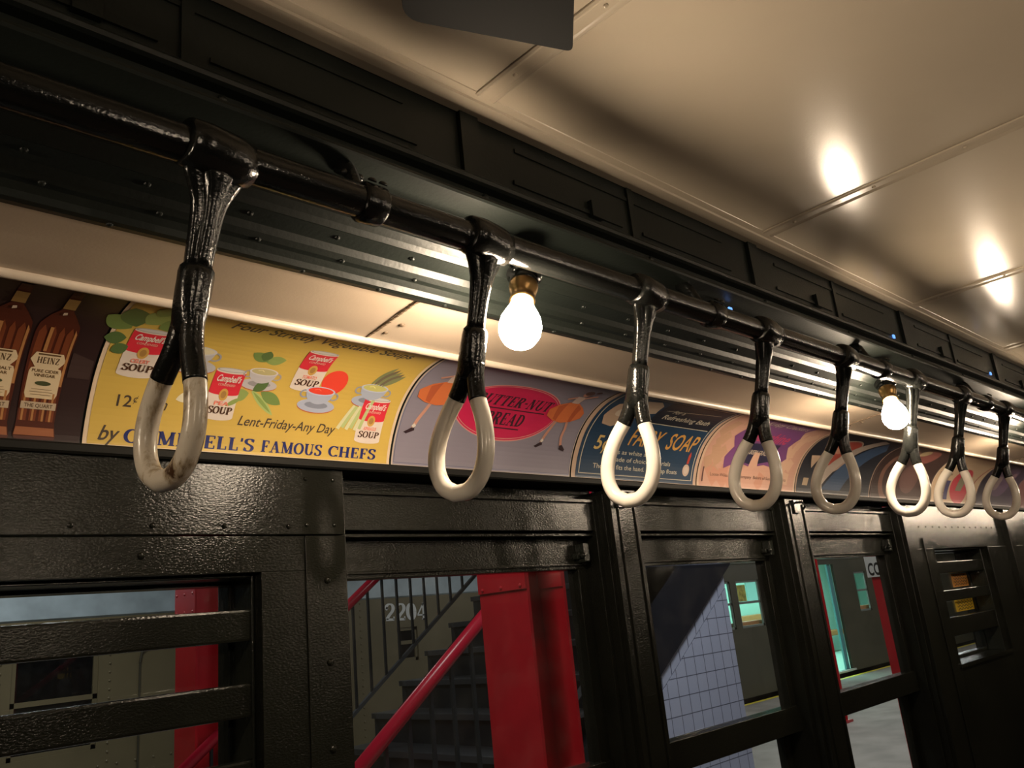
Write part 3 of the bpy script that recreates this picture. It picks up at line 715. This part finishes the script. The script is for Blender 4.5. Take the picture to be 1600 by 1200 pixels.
Print(1).poly(leaf(.515, .094, .03, .008, 10), (.7, .66, .5)).poly(leaf(.505, .085, .035, .009, 20), (.7, .66, .5)).build('celery_stalk_picture', c2)
p = Print(1)
for i, (a, b, L, w, an) in enumerate([(.625, .175, .035, .010, 15), (.63, .175, .035, .010, 155), (.622, .175, .024, .010, 85), (.62, .11, .03, .011, 200), (.64, .115, .045, .010, -25), (.625, .115, .03, .009, 40), (.61, .10, .03, .004, 215)]): p.poly(leaf(a, b, L, w, an), (GR2, GR, GR3)[i % 3])
p.build('pea_leaves_picture', c2); Print(1.2).poly(leaf(.622, .117, .065, .0065, -40), (.36, .45, .16)).poly(leaf(.627, .113, .052, .003, -40), (.22, .32, .09)).build('pea_pod_picture', c2)
cup(c2, .604, .127, .056, (.45, .40, .20), (.46, .44, .47), 'grey cup of pea soup')
soup_can(c2, .5525, .058, .050, .094, .0015, 'PEA', 'pea soup can')
Print(1.2).poly(ell(.7665, .153, .0245, .0265, 26), (.72, .06, .035)).build('tomato_picture', c2)
soup_can(c2, .687, .126, .054, .097, -.001, 'TOMATO', 'tomato soup can')
cup(c2, .7165, .101, .0635, (.70, .06, .035), (.36, .40, .52), 'blue-grey cup of red tomato soup')
p = Print(1)
for i in range(6): p.poly(seg(.846+.004*i, .150, .803+.009*i, .064+.003*(i % 2), .007), ((.58, .58, .36), (.42, .50, .22))[i % 2])
for i in range(5): p.poly(leaf(.838+.006*i, .158, .062-.003*i, .0055, 58-4*i), ((.20, .22, .10), (.15, .12, .08))[i % 2])
p.build('asparagus_picture', c2)
cup(c2, .8195, .122, .0645, (.50, .48, .16), (.36, .40, .50), 'blue-grey cup of asparagus soup')
soup_can(c2, .8425, .041, .0555, .093, 0, 'ASPARAGUS', 'asparagus soup can')

# 3: grey bread card
c3 = card(.9310, 1.4425, (.235, .215, .27), 'lavender-grey card with a crimson oval reading BUTTER-NUT BREAD, behind the second strap', (.50, .42, .36), .003)
Print(.6).polys([seg(.937, .010, 1.438, .010, .0012), seg(.937, .268, 1.438, .268, .0012), seg(.9375, .01, .9375, .268, .0012), seg(1.4375, .01, 1.4375, .268, .0012)], (.10, .11, .2)).build('border_line', c3)
Print(1).poly(ell(1.197, .146, .149, .0745, 48), (.62, .30, .26)).poly(ell(1.197, .146, .1465, .072, 48), (.55, .02, .085)).poly(ell(1.197, .146, .143, .069, 48), (.62, .30, .26)).poly(ell(1.197, .146, .1415, .0675, 48), (.55, .02, .085)).build('oval_panel', c3, 'crimson oval panel')
Print(3).polys(serif_text('BUTTER-NUT', 1.090, .1545, .216, .0285, .18), (.05, .02, .03)).polys([seg(1.118, .1475, 1.300, .1475, .0028)], (.05, .02, .03)).polys(serif_text('BREAD', 1.139, .1085, .112, .0300, .14), (.05, .02, .03)).polys([seg(1.142, .1015, 1.246, .1015, .0028)], (.05, .02, .03)).build('lettering', c3, 'black serif lettering on crimson')
def dancer(u, v, m, lab):
    X = lambda a, b: (u+a*m, v+b); SK, DR, DR2 = (.52, .26, .19), (.60, .16, .055), (.44, .10, .04); p = Print(3.5)
    p.polys(ribbon([X(-.012, .075), X(-.020, .050), X(-.030, .028), X(-.036, .012)], k=.0075), SK).polys(ribbon([X(.020, .075), X(.026, .052), X(.024, .030), X(.030, .008)], k=.0075), SK)
    p.poly([X(-.040, .012), X(-.032, .016), X(-.030, .008), X(-.048, .000), X(-.055, .003)], (.03, .015, .02)).poly([X(.026, .010), X(.034, .012), X(.046, .002), X(.044, -.003), X(.027, .001)], (.03, .015, .02))
    p.polys([seg(*X(-.037, .015), *X(-.031, .020), .007)], (.6, .55, .5))
    p.poly([X(a, b) for a, b in [(-.008, .128), (.016, .128), (.040, .115), (.056, .100), (.054, .084), (.03, .072), (0, .066), (-.030, .070), (-.052, .080), (-.056, .098), (-.036, .116)]], DR).poly([X(a, b) for a, b in [(-.036, .110), (-.030, .074), (-.018, .070), (-.014, .124)]], DR2).poly([X(a, b) for a, b in [(.018, .124), (.020, .070), (.030, .072), (.036, .112)]], DR2)
    p.poly([X(a, b) for a, b in [(-.008, .126), (.014, .126), (.018, .152), (-.010, .152)]], (.50, .38, .34)); p.polys([seg(*X(.014, .148), *X(.044, .164), .006), seg(*X(-.008, .148), *X(-.030, .136), .006)], SK)
    p.poly(ell(*X(.006, .166), .010, .012, 16), SK).poly(ell(*X(.008, .172), .0125, .010, 16), (.12, .06, .05)).poly(ell(*X(.030, .180), .008, .005, 12, 25), (.12, .06, .05))
    p.build('dancer_picture', c3, lab)
dancer(1.003, .068, 1, 'girl in an orange skirt left of the oval'); dancer(1.362, .066, 1, 'girl in an orange skirt right of the oval')

# 4: navy soap card
NV = (.016, .045, .095)
c4 = card(1.4450, 1.9600, NV, 'navy blue soap card with ochre FAIRY SOAP lettering, behind the third strap', (.50, .36, .27), .014)
CR = (.55, .50, .38)
Print(.8).polys([seg(1.472, .016, 1.935, .016, .0026), seg(1.472, .262, 1.935, .262, .0026), seg(1.472, .016, 1.472, .262, .0026), seg(1.935, .016, 1.935, .262, .0026), seg(1.66, .1660, 1.925, .1660, .0020), seg(1.66, .2160, 1.925, .2350, .0014)], CR).build('border_line', c4)
Print(.7).poly([(1.66, .1665), (1.933, .1665), (1.933, .26), (1.66, .26)], (.012, .016, .028)).build('dark_panel', c4)
Print(1).poly([(1.487, .17), (1.50, .145), (1.535, .140), (1.572, .155), (1.60, .175), (1.585, .215), (1.55, .235), (1.50, .215)], (.46, .33, .24)).poly([(1.56, .21), (1.61, .19), (1.655, .20), (1.648, .235), (1.62, .252), (1.57, .245)], (.52, .40, .30)).poly(ell(1.545, .19, .028, .016, 20, 20), (.60, .5, .40)).build('hand_and_bar_picture', c4)
p = Print(1.2)
p.polys(font_text('For a', 1.712, .2110, .048, .0150, .2, .01)+font_text('Refreshing Bath', 1.696, .1860, .205, .0165, .2, .01), (.50, .47, .38))
p.polys(font_text('FAIRY', 1.630, .0965, .125, .0480, .18, .012)+font_text('SOAP', 1.785, .0965, .130, .0480, .18, .012), (.56, .30, .07))
p.polys(font_text('5¢', 1.508, .0780, .052, .0360, .15, .014), (.56, .40, .14))
p.build('lettering', c4, 'ochre and cream lettering')
Print(1.2).polys(font_text("It's as white as pure.", 1.585, .0700, .200, .0115, 0, .006)+font_text('Made of choice materials', 1.585, .0510, .245, .0115, 0, .006)+font_text('The cake fits the hand. The soap floats', 1.520, .0310, .345, .0115, 0, .006), (.55, .52, .42)).build('lettering', c4, 'small cream lettering')
Print(1.2).poly(ell(1.905, .044, .0155, .0165, 22), (.55, .42, .34)).poly([(1.902, .062), (1.912, .062), (1.914, .085), (1.909, .096), (1.903, .085)], (.42, .05, .03)).poly(ell(1.905, .044, .010, .010, 18), (.60, .50, .44)).build('seal_picture', c4)

# 5: cracker card
PCH, PUR = (.52, .31, .23), (.155, .055, .17)
c5 = card(1.9625, 2.5190, (.50, .29, .22), 'pink and purple cracker card with scattered square crackers, behind the fourth strap', (.56, .40, .30), .010)
p = Print(1); rr = random.Random(11)
for i in range(34):
    side = i % 3; a = 1.985+rr.random()*.07 if side == 0 else (2.40+rr.random()*.075 if side == 1 else 2.0+rr.random()*.45); b = .02+rr.random()*.22 if side < 2 else .02+rr.random()*.035
    an = rr.uniform(0, 90); q = [(a+.026*math.cos(math.radians(an+90*k)), b+.026*math.sin(math.radians(an+90*k))) for k in range(4)]
    Print(1+i*.02).poly(q, ((.44, .27, .18), (.56, .36, .26), (.48, .24, .17))[i % 3]).build('cracker_picture', c5)
Print(2).poly([(2.055, .235), (2.10, .262), (2.405, .262), (2.385, .225), (2.41, .19), (2.39, .15), (2.42, .11), (2.36, .075), (2.30, .082), (2.23, .07), (2.15, .083), (2.085, .060), (2.075, .095), (2.10, .13), (2.065, .165), (2.085, .20)], PUR).poly([(2.15, .125), (2.19, .15), (2.34, .155), (2.33, .095), (2.23, .078), (2.17, .085)], (.02, .018, .045)).poly([(2.215, .07), (2.265, .07), (2.255, .12), (2.225, .12)], (.5, .30, .22)).build('purple_burst', c5, 'purple burst behind the lettering')
Print(4).polys(font_text('Sunshine', 2.155, .160, .200, .042, .25, .015), (.42, .05, .12)).polys(font_text('Krispy Crackers', 2.135, .236, .235, .022, .2, .01), (.50, .40, .36)).polys(font_text('KRISPY CRACKERS', 2.185, .112, .14, .015, .1, .01), (.50, .42, .34)).build('lettering', c5, 'crimson and pale lettering')
Print(2).polys(font_text('Loose-Wiles Biscuit Company  Bakers of Sunshine Biscuits', 2.025, .036, .43, .0095, 0, .004), (.07, .03, .02)).poly(quad(1.985, .018, .006, .042), (.10, .04, .04)).build('lettering', c5, 'small dark line of lettering')

# 6..10: the far cards
c6 = card(2.5215, 3.0880, (.018, .020, .030), 'nearly black card with red plate, pale and blue wedge, behind the fifth strap', (.38, .27, .21), .007)
Print(1).poly(ell(2.735, .155, .115, .075, 30, 12), (.42, .30, .24)).poly(ell(2.745, .165, .092, .058, 28, 12), (.40, .07, .05)).poly(ell(2.72, .175, .035, .022, 20), (.50, .24, .17)).poly(ell(2.78, .155, .030, .020, 20), (.46, .16, .10)).build('plate_picture', c6)
Print(2).poly([(2.63, .035), (2.70, .035), (2.96, .25), (2.90, .262)], (.46, .38, .33)).poly([(2.70, .02), (2.84, .02), (3.04, .20), (2.97, .245)], (.045, .085, .17)).poly([(2.565, .03), (2.60, .03), (2.605, .055), (2.57, .055)], (.40, .30, .2)).poly([(2.64, .14), (2.565, .135), (2.60, .09)], (.5, .36, .26)).build('wedge_picture', c6)
c7 = card(3.0905, 3.6700, (.045, .026, .024), 'dark brown card with a tan ring, behind the sixth strap', (.09, .06, .06), .008)
Print(1).polys(ribbon(arc(3.27, .10, .11, .115, 60, 290, 24), k=.034), (.16, .08, .06)).poly(ell(3.42, .21, .10, .045, 24, -6), (.20, .07, .06)).poly(ell(3.36, .225, .04, .022, 18), (.36, .28, .16)).poly(ell(3.42, .10, .09, .07, 24), (.10, .055, .05)).build('ring_picture', c7)
c8 = card(3.6725, 4.2480, (.46, .34, .23), 'cream card with a red disc and a thin dark line of lettering', (.54, .43, .33), .007)
Print(1).polys(font_text('The better shave', 3.70, .128, .155, .014, 0, .01), (.09, .06, .04)).polys([seg(3.74, .11, 3.745, .05, .003), seg(3.72, .05, 3.85, .046, .003)], (.2, .13, .1)).build('lettering', c8)
Print(1).poly(ell(4.005, .085, .115, .085, 32), (.44, .05, .07)).poly(quad(3.83, .018, .045, .085), (.05, .045, .12)).poly([(3.96, .06), (4.03, .06), (4.06, .12), (4.02, .16), (3.97, .13)], (.20, .19, .13)).polys([seg(4.12, .02, 4.23, .22, .012)], (.30, .10, .09)).build('disc_picture', c8)
c9 = card(4.2505, 4.8200, (.030, .022, .036), 'dark purple card at the right end of the row, behind the last strap', (.12, .09, .10), .007)
Print(1).poly(ell(4.52, .14, .16, .09, 28), (.07, .045, .08)).poly(ell(4.47, .12, .05, .04, 20), (.15, .11, .12)).poly(ell(4.62, .16, .04, .03, 20), (.13, .08, .10)).build('shape_picture', c9)
c10 = card(4.8225, 5.40, (.10, .05, .05), 'small dim brown card farthest along the cove')
Print(1).poly(ell(5.1, .14, .16, .07, 28), (.18, .10, .08)).build('shape_picture', c10)

# ------------------------------------------------------------------ the platform outside the windows
bm = bmesh.new(); box(bm, -6, 26, 1.62, 7.53, -1.66, -1.6); struct('floor', bm, conc)
bm = bmesh.new(); box(bm, -6, 26, 7.53, 7.62, -1.66, -1.598); struct('trim_%d' % kk, bm, yellow); kk += 1
bm = bmesh.new(); box(bm, -6, 26, 1.62, 12, 1.9, 1.98); struct('ceiling', bm, platc)
bm = bmesh.new(); box(bm, -6, 26, 11.2, 11.3, -2.4, 1.9); struct('wall_back', bm, platc)
bm = bmesh.new(); box(bm, -6.1, -6, 1.6, 11.3, -2.4, 1.9); box(bm, 26, 26.1, 1.6, 11.3, -2.4, 1.9); struct('wall_end', bm, platc)
bm = bmesh.new(); box(bm, -6, 26, 7.62, 11.3, -2.45, -2.4); struct('floor', bm, platc)
def column(x, y, label, w=.24, d=.30, sign=False):
    r = thing('platform_column', label, 'column', (x+w/2, y+d/2, -1.6), 'red steel columns')
    bm = bmesh.new()
    box(bm, -w/2, -w/2+.016, -d/2, d/2, 0, 3.5); box(bm, w/2-.016, w/2, -d/2, d/2, 0, 3.5); box(bm, -w/2+.017, w/2-.017, -.008, .008, 0, 3.5)
    obj('steel_section', bm, redp, r)
    bm = bmesh.new(); box(bm, -w/2-.008, -w/2+.002, -d/2, d/2, 1.73, 2.1); box(bm, w/2-.024, w/2-.014, -d/2, d/2, 1.73, 2.1)
    for z in (1.745, 1.86, 1.97, 2.08):
        for yy in (-.12, 0, .12): dome(bm, (-w/2-.008, yy, z), .009, (-1, 0, 0))
    obj('splice_plate', bm, redp, r)
    bm = bmesh.new(); box(bm, -w/2-.05, w/2+.05, -d/2-.04, d/2+.04, 0, .03); obj('base_plate', bm, redp, r, bevel=.004)
    return r
column(2.52, 2.54, 'wide red steel column standing in front of the black stairs')
column(2.256, 5.2, 'red steel column seen through the left barred window, behind the red handrail')
cb = column(6.60, 2.54, 'red steel column with a white CO sign, seen through the right sash window')
column(10.30, 5.2, 'distant red steel column showing only as a thin red sliver')
# station sign on the third column
def flat_text(name, polys, m, parent, tr, th=.002):
    bm = bmesh.new()
    for p in polys:
        try:
            vs = [bm.verts.new(tr(a, b)) for a, b in p]; bm.faces.new(vs)
        except ValueError: pass
    return obj(name, bm, m, parent)
sg = thing('station_sign', 'white station sign with black letters CO fixed to the red column', 'sign', (6.588, 2.72, .155))
bm = bmesh.new(); box(bm, -.012, 0, -.17, .140, -.097, .30); obj('sign_board', bm, signw, sg, bevel=.002)
flat_text('lettering', font_text('CO', -.124, -.082, .098, .092, 0, .03), signk, sg, lambda a, b: (-.0135, -a, b))

# ---- stairs climbing along the platform
RUN, RISE = .246, .182
x0s, z0s = 2.26, -1.6
YN, YF = 3.2, 5.15
nst = 19
st = thing('staircase', 'black steel staircase climbing to the right behind the big red column', 'staircase', (x0s, (YN+YF)/2, -1.6))
ox, oy, oz = st.location
def slope_z(x): return z0s+RISE+(x-x0s)*RISE/RUN      # line through the nosings
for i in range(nst):
    xx = x0s+RUN*i; z = z0s+RISE*(i+1)
    if z > 1.86: break
    bm = bmesh.new(); box(bm, xx-ox-.03, xx-ox+RUN+.01, YN+.03-oy, YF-.03-oy, z-.022-oz, z-oz); box(bm, xx-ox-.034, xx-ox-.01, YN+.03-oy, YF-.03-oy, z-.034-oz, z+.002-oz)
    obj('tread', bm, mat('tread_edge_steel', (.045, .048, .052), .28, bump=.3, bscale=40), st, bevel=.003)
    bm = bmesh.new(); box(bm, xx-ox-.008, xx-ox, YN+.03-oy, YF-.03-oy, z-RISE-oz, z-.022-oz); obj('riser', bm, steelb, st)
for y0, y1 in ((YN, YN+.03), (YF-.03, YF)):
    bm = bmesh.new(); xe = x0s+RUN*19
    pts = [(x0s+.02, z0s), (x0s+.02, slope_z(x0s)-.15), (xe, slope_z(xe)-.15), (xe, slope_z(xe)-.36), (x0s+.30, z0s)]
    prism_xz(bm, [(a-ox, b-oz) for a, b in pts], y0-oy, y1-oy); obj('stringer', bm, steelb, st)
# soffit
bm = bmesh.new(); pts = [(x0s+.6, slope_z(x0s+.6)-.33), (xe, slope_z(xe)-.33), (xe, slope_z(xe)-.37), (x0s+.6, slope_z(x0s+.6)-.37)]
prism_xz(bm, [(a-ox, b-oz) for a, b in pts], YN+.03-oy, YF-.03-oy); obj('soffit', bm, navy, st)
# solid dark side panel of the upper flight
bm = bmesh.new(); xp = 3.98
pts = [(xp, slope_z(xp)), (xp, 1.88), (xe, 1.88), (xe, slope_z(xe)-.1)]
prism_xz(bm, [(a-ox, b-oz) for a, b in pts], YN-.005-oy, YN+.02-oy); obj('side_panel', bm, navy, st)
def railing(y, label, xa, xb, top, red, n):
    r = thing('stair_railing', label, 'railing', (x0s, y, -1.6), 'stair railings'); o = r.location
    k = RISE/RUN; f = lambda x, h: (x-o.x, 0, slope_z(x)+h-o.z)
    bm = bmesh.new(); tube(bm, [f(xa, top), f(xb, top)], .033, 16); obj('handrail', bm, redr, r, smooth=True)['label'] = 'red painted handrail'
    bm = bmesh.new(); a, b = f(xa, .12), f(xb, .12); prism_xz(bm, [(a[0], a[2]), (b[0], b[2]), (b[0], b[2]+.03), (a[0], a[2]+.03)], -.012, .012); obj('bottom_rail', bm, mat('rail_steel', (.06, .065, .07), .3), r)
    for i in range(n):
        x = xa+(xb-xa)*(i+.5)/n; bm = bmesh.new(); p = f(x, .12); q = f(x, top-.02); box(bm, p[0]-.008, p[0]+.008, -.008, .008, p[2], q[2]); obj('baluster', bm, steelb, r)
    for x in (xa+.02, xb-.02):
        bm = bmesh.new(); p = f(x, -.1); q = f(x, top); box(bm, p[0]-.022, p[0]+.022, -.022, .022, p[2], q[2]); obj('newel_post', bm, steelb, r)
railing(YF-.015, 'far side stair railing of thin black bars under a red handrail', 1.75, 5.6, .86, True, 30)
railing(YN-.03, 'near side stair railing, its red handrail passing behind the big red column', 1.75, 3.96, 1.04, True, 17)

# ---- tiled wall under the stairs
bm = bmesh.new(); ta, tb = 4.165, 5.135; f = lambda x: slope_z(x)-.365
def zt(x): return -.43+(x-4.165)*.655
for y0, y1 in ((3.235, 3.30),):
    prism_xz(bm, [(ta, -1.6), (tb, -1.6), (tb, zt(tb)-.125), (ta, zt(ta)-.125)], y0, y1)
tw = struct('wall_stairs', bm, [tilem, steelb])
bm = bmesh.new(); L = math.hypot(1, .655)
n = 9
for i in range(n):
    xa_, xb_ = ta+(tb-ta)*i/n+.0042, ta+(tb-ta)*(i+1)/n-.0042; s = .655
    d = .118
    prism_xz(bm, [(xa_+.02*0, zt(xa_)-.125+.009), (xb_, zt(xb_)-.125+.009), (xb_-.0, zt(xb_)), (xa_-.0, zt(xa_))], 3.233, 3.30)
struct('trim_%d' % kk, bm, tile_plain()); kk += 1
bm = bmesh.new(); box(bm, tb-.02, tb, 3.30, 5.1, -1.6, zt(tb)); box(bm, ta, ta+.02, 3.30, 5.1, -1.6, zt(ta)-.1); struct('trim_%d' % kk, bm, steelb); kk += 1
# dark stringer face down to the tiles
bm = bmesh.new(); prism_xz(bm, [(3.98, slope_z(3.98)+.2), (3.98, slope_z(3.98)-.14), (4.10, zt(4.10)), (xe, zt(xe)), (xe, slope_z(xe)+.2)], 3.195, 3.245); struct('trim_%d' % kk, bm, navy); kk += 1
bm = bmesh.new(); box(bm, 3.90, 4.163, 3.2, 3.3, -1.6, -.30); struct('trim_%d' % kk, bm, navy); kk += 1

# ---- trains across the platform
def train(x0, x1, label, body, wins, doors, lit):
    r = thing('subway_car', label, 'train car', ((x0+x1)/2, 9.2, -1.6), 'subway cars across the platform'); ox, oy, oz = r.location
    bm = bmesh.new(); Y0, Y1 = 7.75, 7.80
    TZ = .56 if lit else .385; holes = sorted([(a, b, z0, z1) for a, b, z0, z1 in wins]+[(a, b, -1.5, .48) for a, b in doors]); x = x0
    for a, b, z0, z1 in holes:
        box(bm, x-ox, a-ox, Y0-oy, Y1-oy, -1.55-oz, TZ-oz); box(bm, a-ox, b-ox, Y0-oy, Y1-oy, z1-oz, TZ-oz)
        if z0 > -1.5: box(bm, a-ox, b-ox, Y0-oy, Y1-oy, -1.55-oz, z0-oz)
        x = b
    box(bm, x-ox, x1-ox, Y0-oy, Y1-oy, -1.55-oz, TZ-oz)
    if not lit:
        for xx in (2.62, 1.80, 3.9, 5.15): 
            for k in range(26): dome(bm, (xx-ox, Y0-oy, -1.4-oz+.07*k), .011, (0, -1, 0))
        for k in range(60): dome(bm, (x0+.1+k*.15-ox, Y0-oy, .36-oz), .011, (0, -1, 0)); dome(bm, (x0+.1+k*.15-ox, Y0-oy, -.80-oz), .011, (0, -1, 0))
    obj('body_side', bm, body, r)
    bm = bmesh.new(); box(bm, x0-ox, x1-ox, 7.85-oy, 10.6-oy, .98-oz, 1.0-oz)
    box(bm, x0-ox, x1-ox, 10.55-oy, 10.6-oy, -1.5-oz, 1.0-oz); box(bm, x0-ox, x1-ox, 7.76-oy, 10.6-oy, -1.55-oz, -1.5-oz); box(bm, x0-ox, x0-ox+.04, 7.76-oy, 10.6-oy, -1.5-oz, 1.0-oz); box(bm, x1-ox-.04, x1-ox, 7.76-oy, 10.6-oy, -1.5-oz, 1.0-oz)
    obj('interior_shell', bm, cream_int if lit else darkp, r)
    bm = bmesh.new(); pts = [(7.75, TZ), (7.735, TZ+.015), (7.78, .75), (7.88, .93), (8.1, 1.06), (10.6, 1.1), (10.6, 1.02), (8.1, 1.0), (7.90, .85), (7.80, TZ)]
    prism_yz(bm, [(a-oy, b-oz) for a, b in pts], x0-ox, x1-ox); obj('roof', bm, oliveg if lit else roofp, r)
    for a, b, z0, z1 in wins:
        bm = bmesh.new(); m = (z0+z1)/2+.02; t = .035
        for q in ((a, b, z1-t, z1), (a, b, z0, z0+t), (a, a+t, z0, z1), (b-t, b, z0, z1), (a, b, m-.02, m+.02)): box(bm, q[0]-ox, q[1]-ox, 7.765-oy, 7.79-oy, q[2]-oz, q[3]-oz)
        w = obj('window_frame', bm, body if not lit else mat('train_sash', (.16, .18, .16), .4), r)
        bm = bmesh.new(); box(bm, a-ox, b-ox, 7.778-oy, 7.781-oy, z0-oz, z1-oz); g = obj('window_glass', bm, pane_out, w)
    return r
ta_ = train(-4, 11.2, 'olive subway car across the platform numbered 2204 with a pale blue roof', oliveb, [(.35, 1.0, -.66, .12), (1.12, 1.77, -.66, .12), (1.88, 2.53, -.66, .12), (5.62, 5.90, -.30, .06), (7.0, 7.6, -.66, .12), (8.0, 8.6, -.66, .12)], [], False)
ox, oy, oz = ta_.location
flat_text('number', serif_text('2204', 5.46, .145, .60, .185), numw, ta_, lambda a, b: (a-ox, 7.746-oy, b-oz-.036*(a-5.46)))['label'] = 'white painted car number'
bm = bmesh.new(); box(bm, 2.86-ox, 2.875-ox, 7.742-oy, 7.75-oy, -1.5-oz, -.02-oz); tube(bm, [(2.867-ox, 7.745-oy, -.02-oz), (2.88-ox, 7.745-oy, .06-oz), (2.93-ox, 7.745-oy, .10-oz), (3.4-ox, 7.745-oy, .10-oz)], .01, 6); obj('door_edge', bm, oliveg, ta_)
tb_ = train(11.5, 23.5, 'dark olive subway car with a teal lit interior and an open door', oliveg, [(11.75, 12.45, -.48, .29), (12.64, 13.38, -.48, .29), (13.50, 14.2, -.48, .29), (17.18, 17.72, -.49, .30), (18.6, 19.3, -.49, .30), (19.5, 20.2, -.49, .30)], [(15.35, 16.32)], True)
ox, oy, oz = tb_.location
bm = bmesh.new(); box(bm, 16.16-ox, 16.30-ox, 7.80-oy, 7.84-oy, -1.5-oz, .48-oz); obj('door_leaf', bm, teal_d, tb_, bevel=.005)
bm = bmesh.new(); box(bm, 15.3-ox, 16.36-ox, 7.70-oy, 7.80-oy, -1.53-oz, -1.50-oz); obj('door_sill', bm, mat('sill_metal', (.5, .52, .5), .3), tb_)
for (a, b) in ((11.7, 14.6), (16.9, 21)):
    for yy, back in ((7.95, 7.86), (10.0, 10.45)):
        bm = bmesh.new(); box(bm, a-ox, b-ox, min(yy, back)-oy, max(yy, back)+.1-oy, -1.1-oz, -.98-oz); box(bm, a-ox, b-ox, back-oy, back+.06-oy, -1.0-oz, -.38-oz); obj('bench_seat', bm, orange_s, tb_, bevel=.02)
for x, y in ((15.1, 8.6), (16.7, 9.2), (17.9, 9.2), (13.0, 9.2)):
    bm = bmesh.new(); tube(bm, [(x-ox, y-oy, -1.5-oz), (x-ox, y-oy, .97-oz)], .02, 10); tube(bm, [(x-ox, y-oy, -.62-oz), (x-ox+.5, y-oy, -.60-oz)], .02, 8); obj('grab_pole', bm, white_en, tb_, smooth=True)
for x in (15.0, 15.35, 15.7, 16.1, 16.5):
    bm = bmesh.new(); P = [(x-ox, 8.5-oy+.07*math.sin(t*PI/8), .44-oz+.09*math.cos(t*PI/8)) for t in range(17)]; tube(bm, P, .012, 8); tube(bm, [(x-ox, 8.5-oy, .53-oz), (x-ox, 8.5-oy, .95-oz)], .010, 8); obj('strap', bm, white_en, tb_, smooth=True)
bm = bmesh.new()
for a in (12.0, 13.0, 14.0, 16.0, 17.6, 18.8): box(bm, a-ox, a+.55-ox, 10.53-oy, 10.55-oy, -.1-oz, .55-oz)
obj('interior_window', bm, mat('interior_window_pane', (.30, .45, .44), .3), tb_)
bm = bmesh.new(); box(bm, 12.72-ox, 12.98-ox, 7.79-oy, 7.795-oy, -.05-oz, .22-oz); obj('map_sheet', bm, mat('map_print', (.55, .5, .1), .5, vary=.6, vscale=14), tb_)

# ---- paper notices behind the slats at the right
def notice(x0, x1, z0, z1, c, label, rows):
    r = thing('paper_notice', label, 'notice', ((x0+x1)/2, 1.384, (z0+z1)/2)); bm = bmesh.new(); w, h = (x1-x0)/2, (z1-z0)/2
    box(bm, -w, w, -.0008, 0, -h, h); obj('paper', bm, mat('paper_'+label[:6], c, .7), r)
    bm = bmesh.new()
    for k in range(rows):
        z = h-h*2*(k+.8)/(rows+.6)
        P = [(-w*.8+1.6*w*i/24, z+.004*math.sin(i*1.3+k)) for i in range(25)]
        for q in ribbon(P, k=.0035): bm.faces.new([bm.verts.new((a, -.0014, b)) for a, b in q])
    obj('printed_lines', bm, signk, r)
notice(4.04, 4.245, -.045, .012, (.72, .32, .07), 'orange paper notice taped to the glass behind the upper slats at the right', 4)
notice(4.01, 4.245, -.150, -.080, (.80, .52, .03), 'yellow paper notice taped to the glass behind the lower slats at the right', 5)

# ------------------------------------------------------------------ lift everything so that the floor is at zero
for o in bpy.data.objects:
    if o.parent is None: o.location.z += H
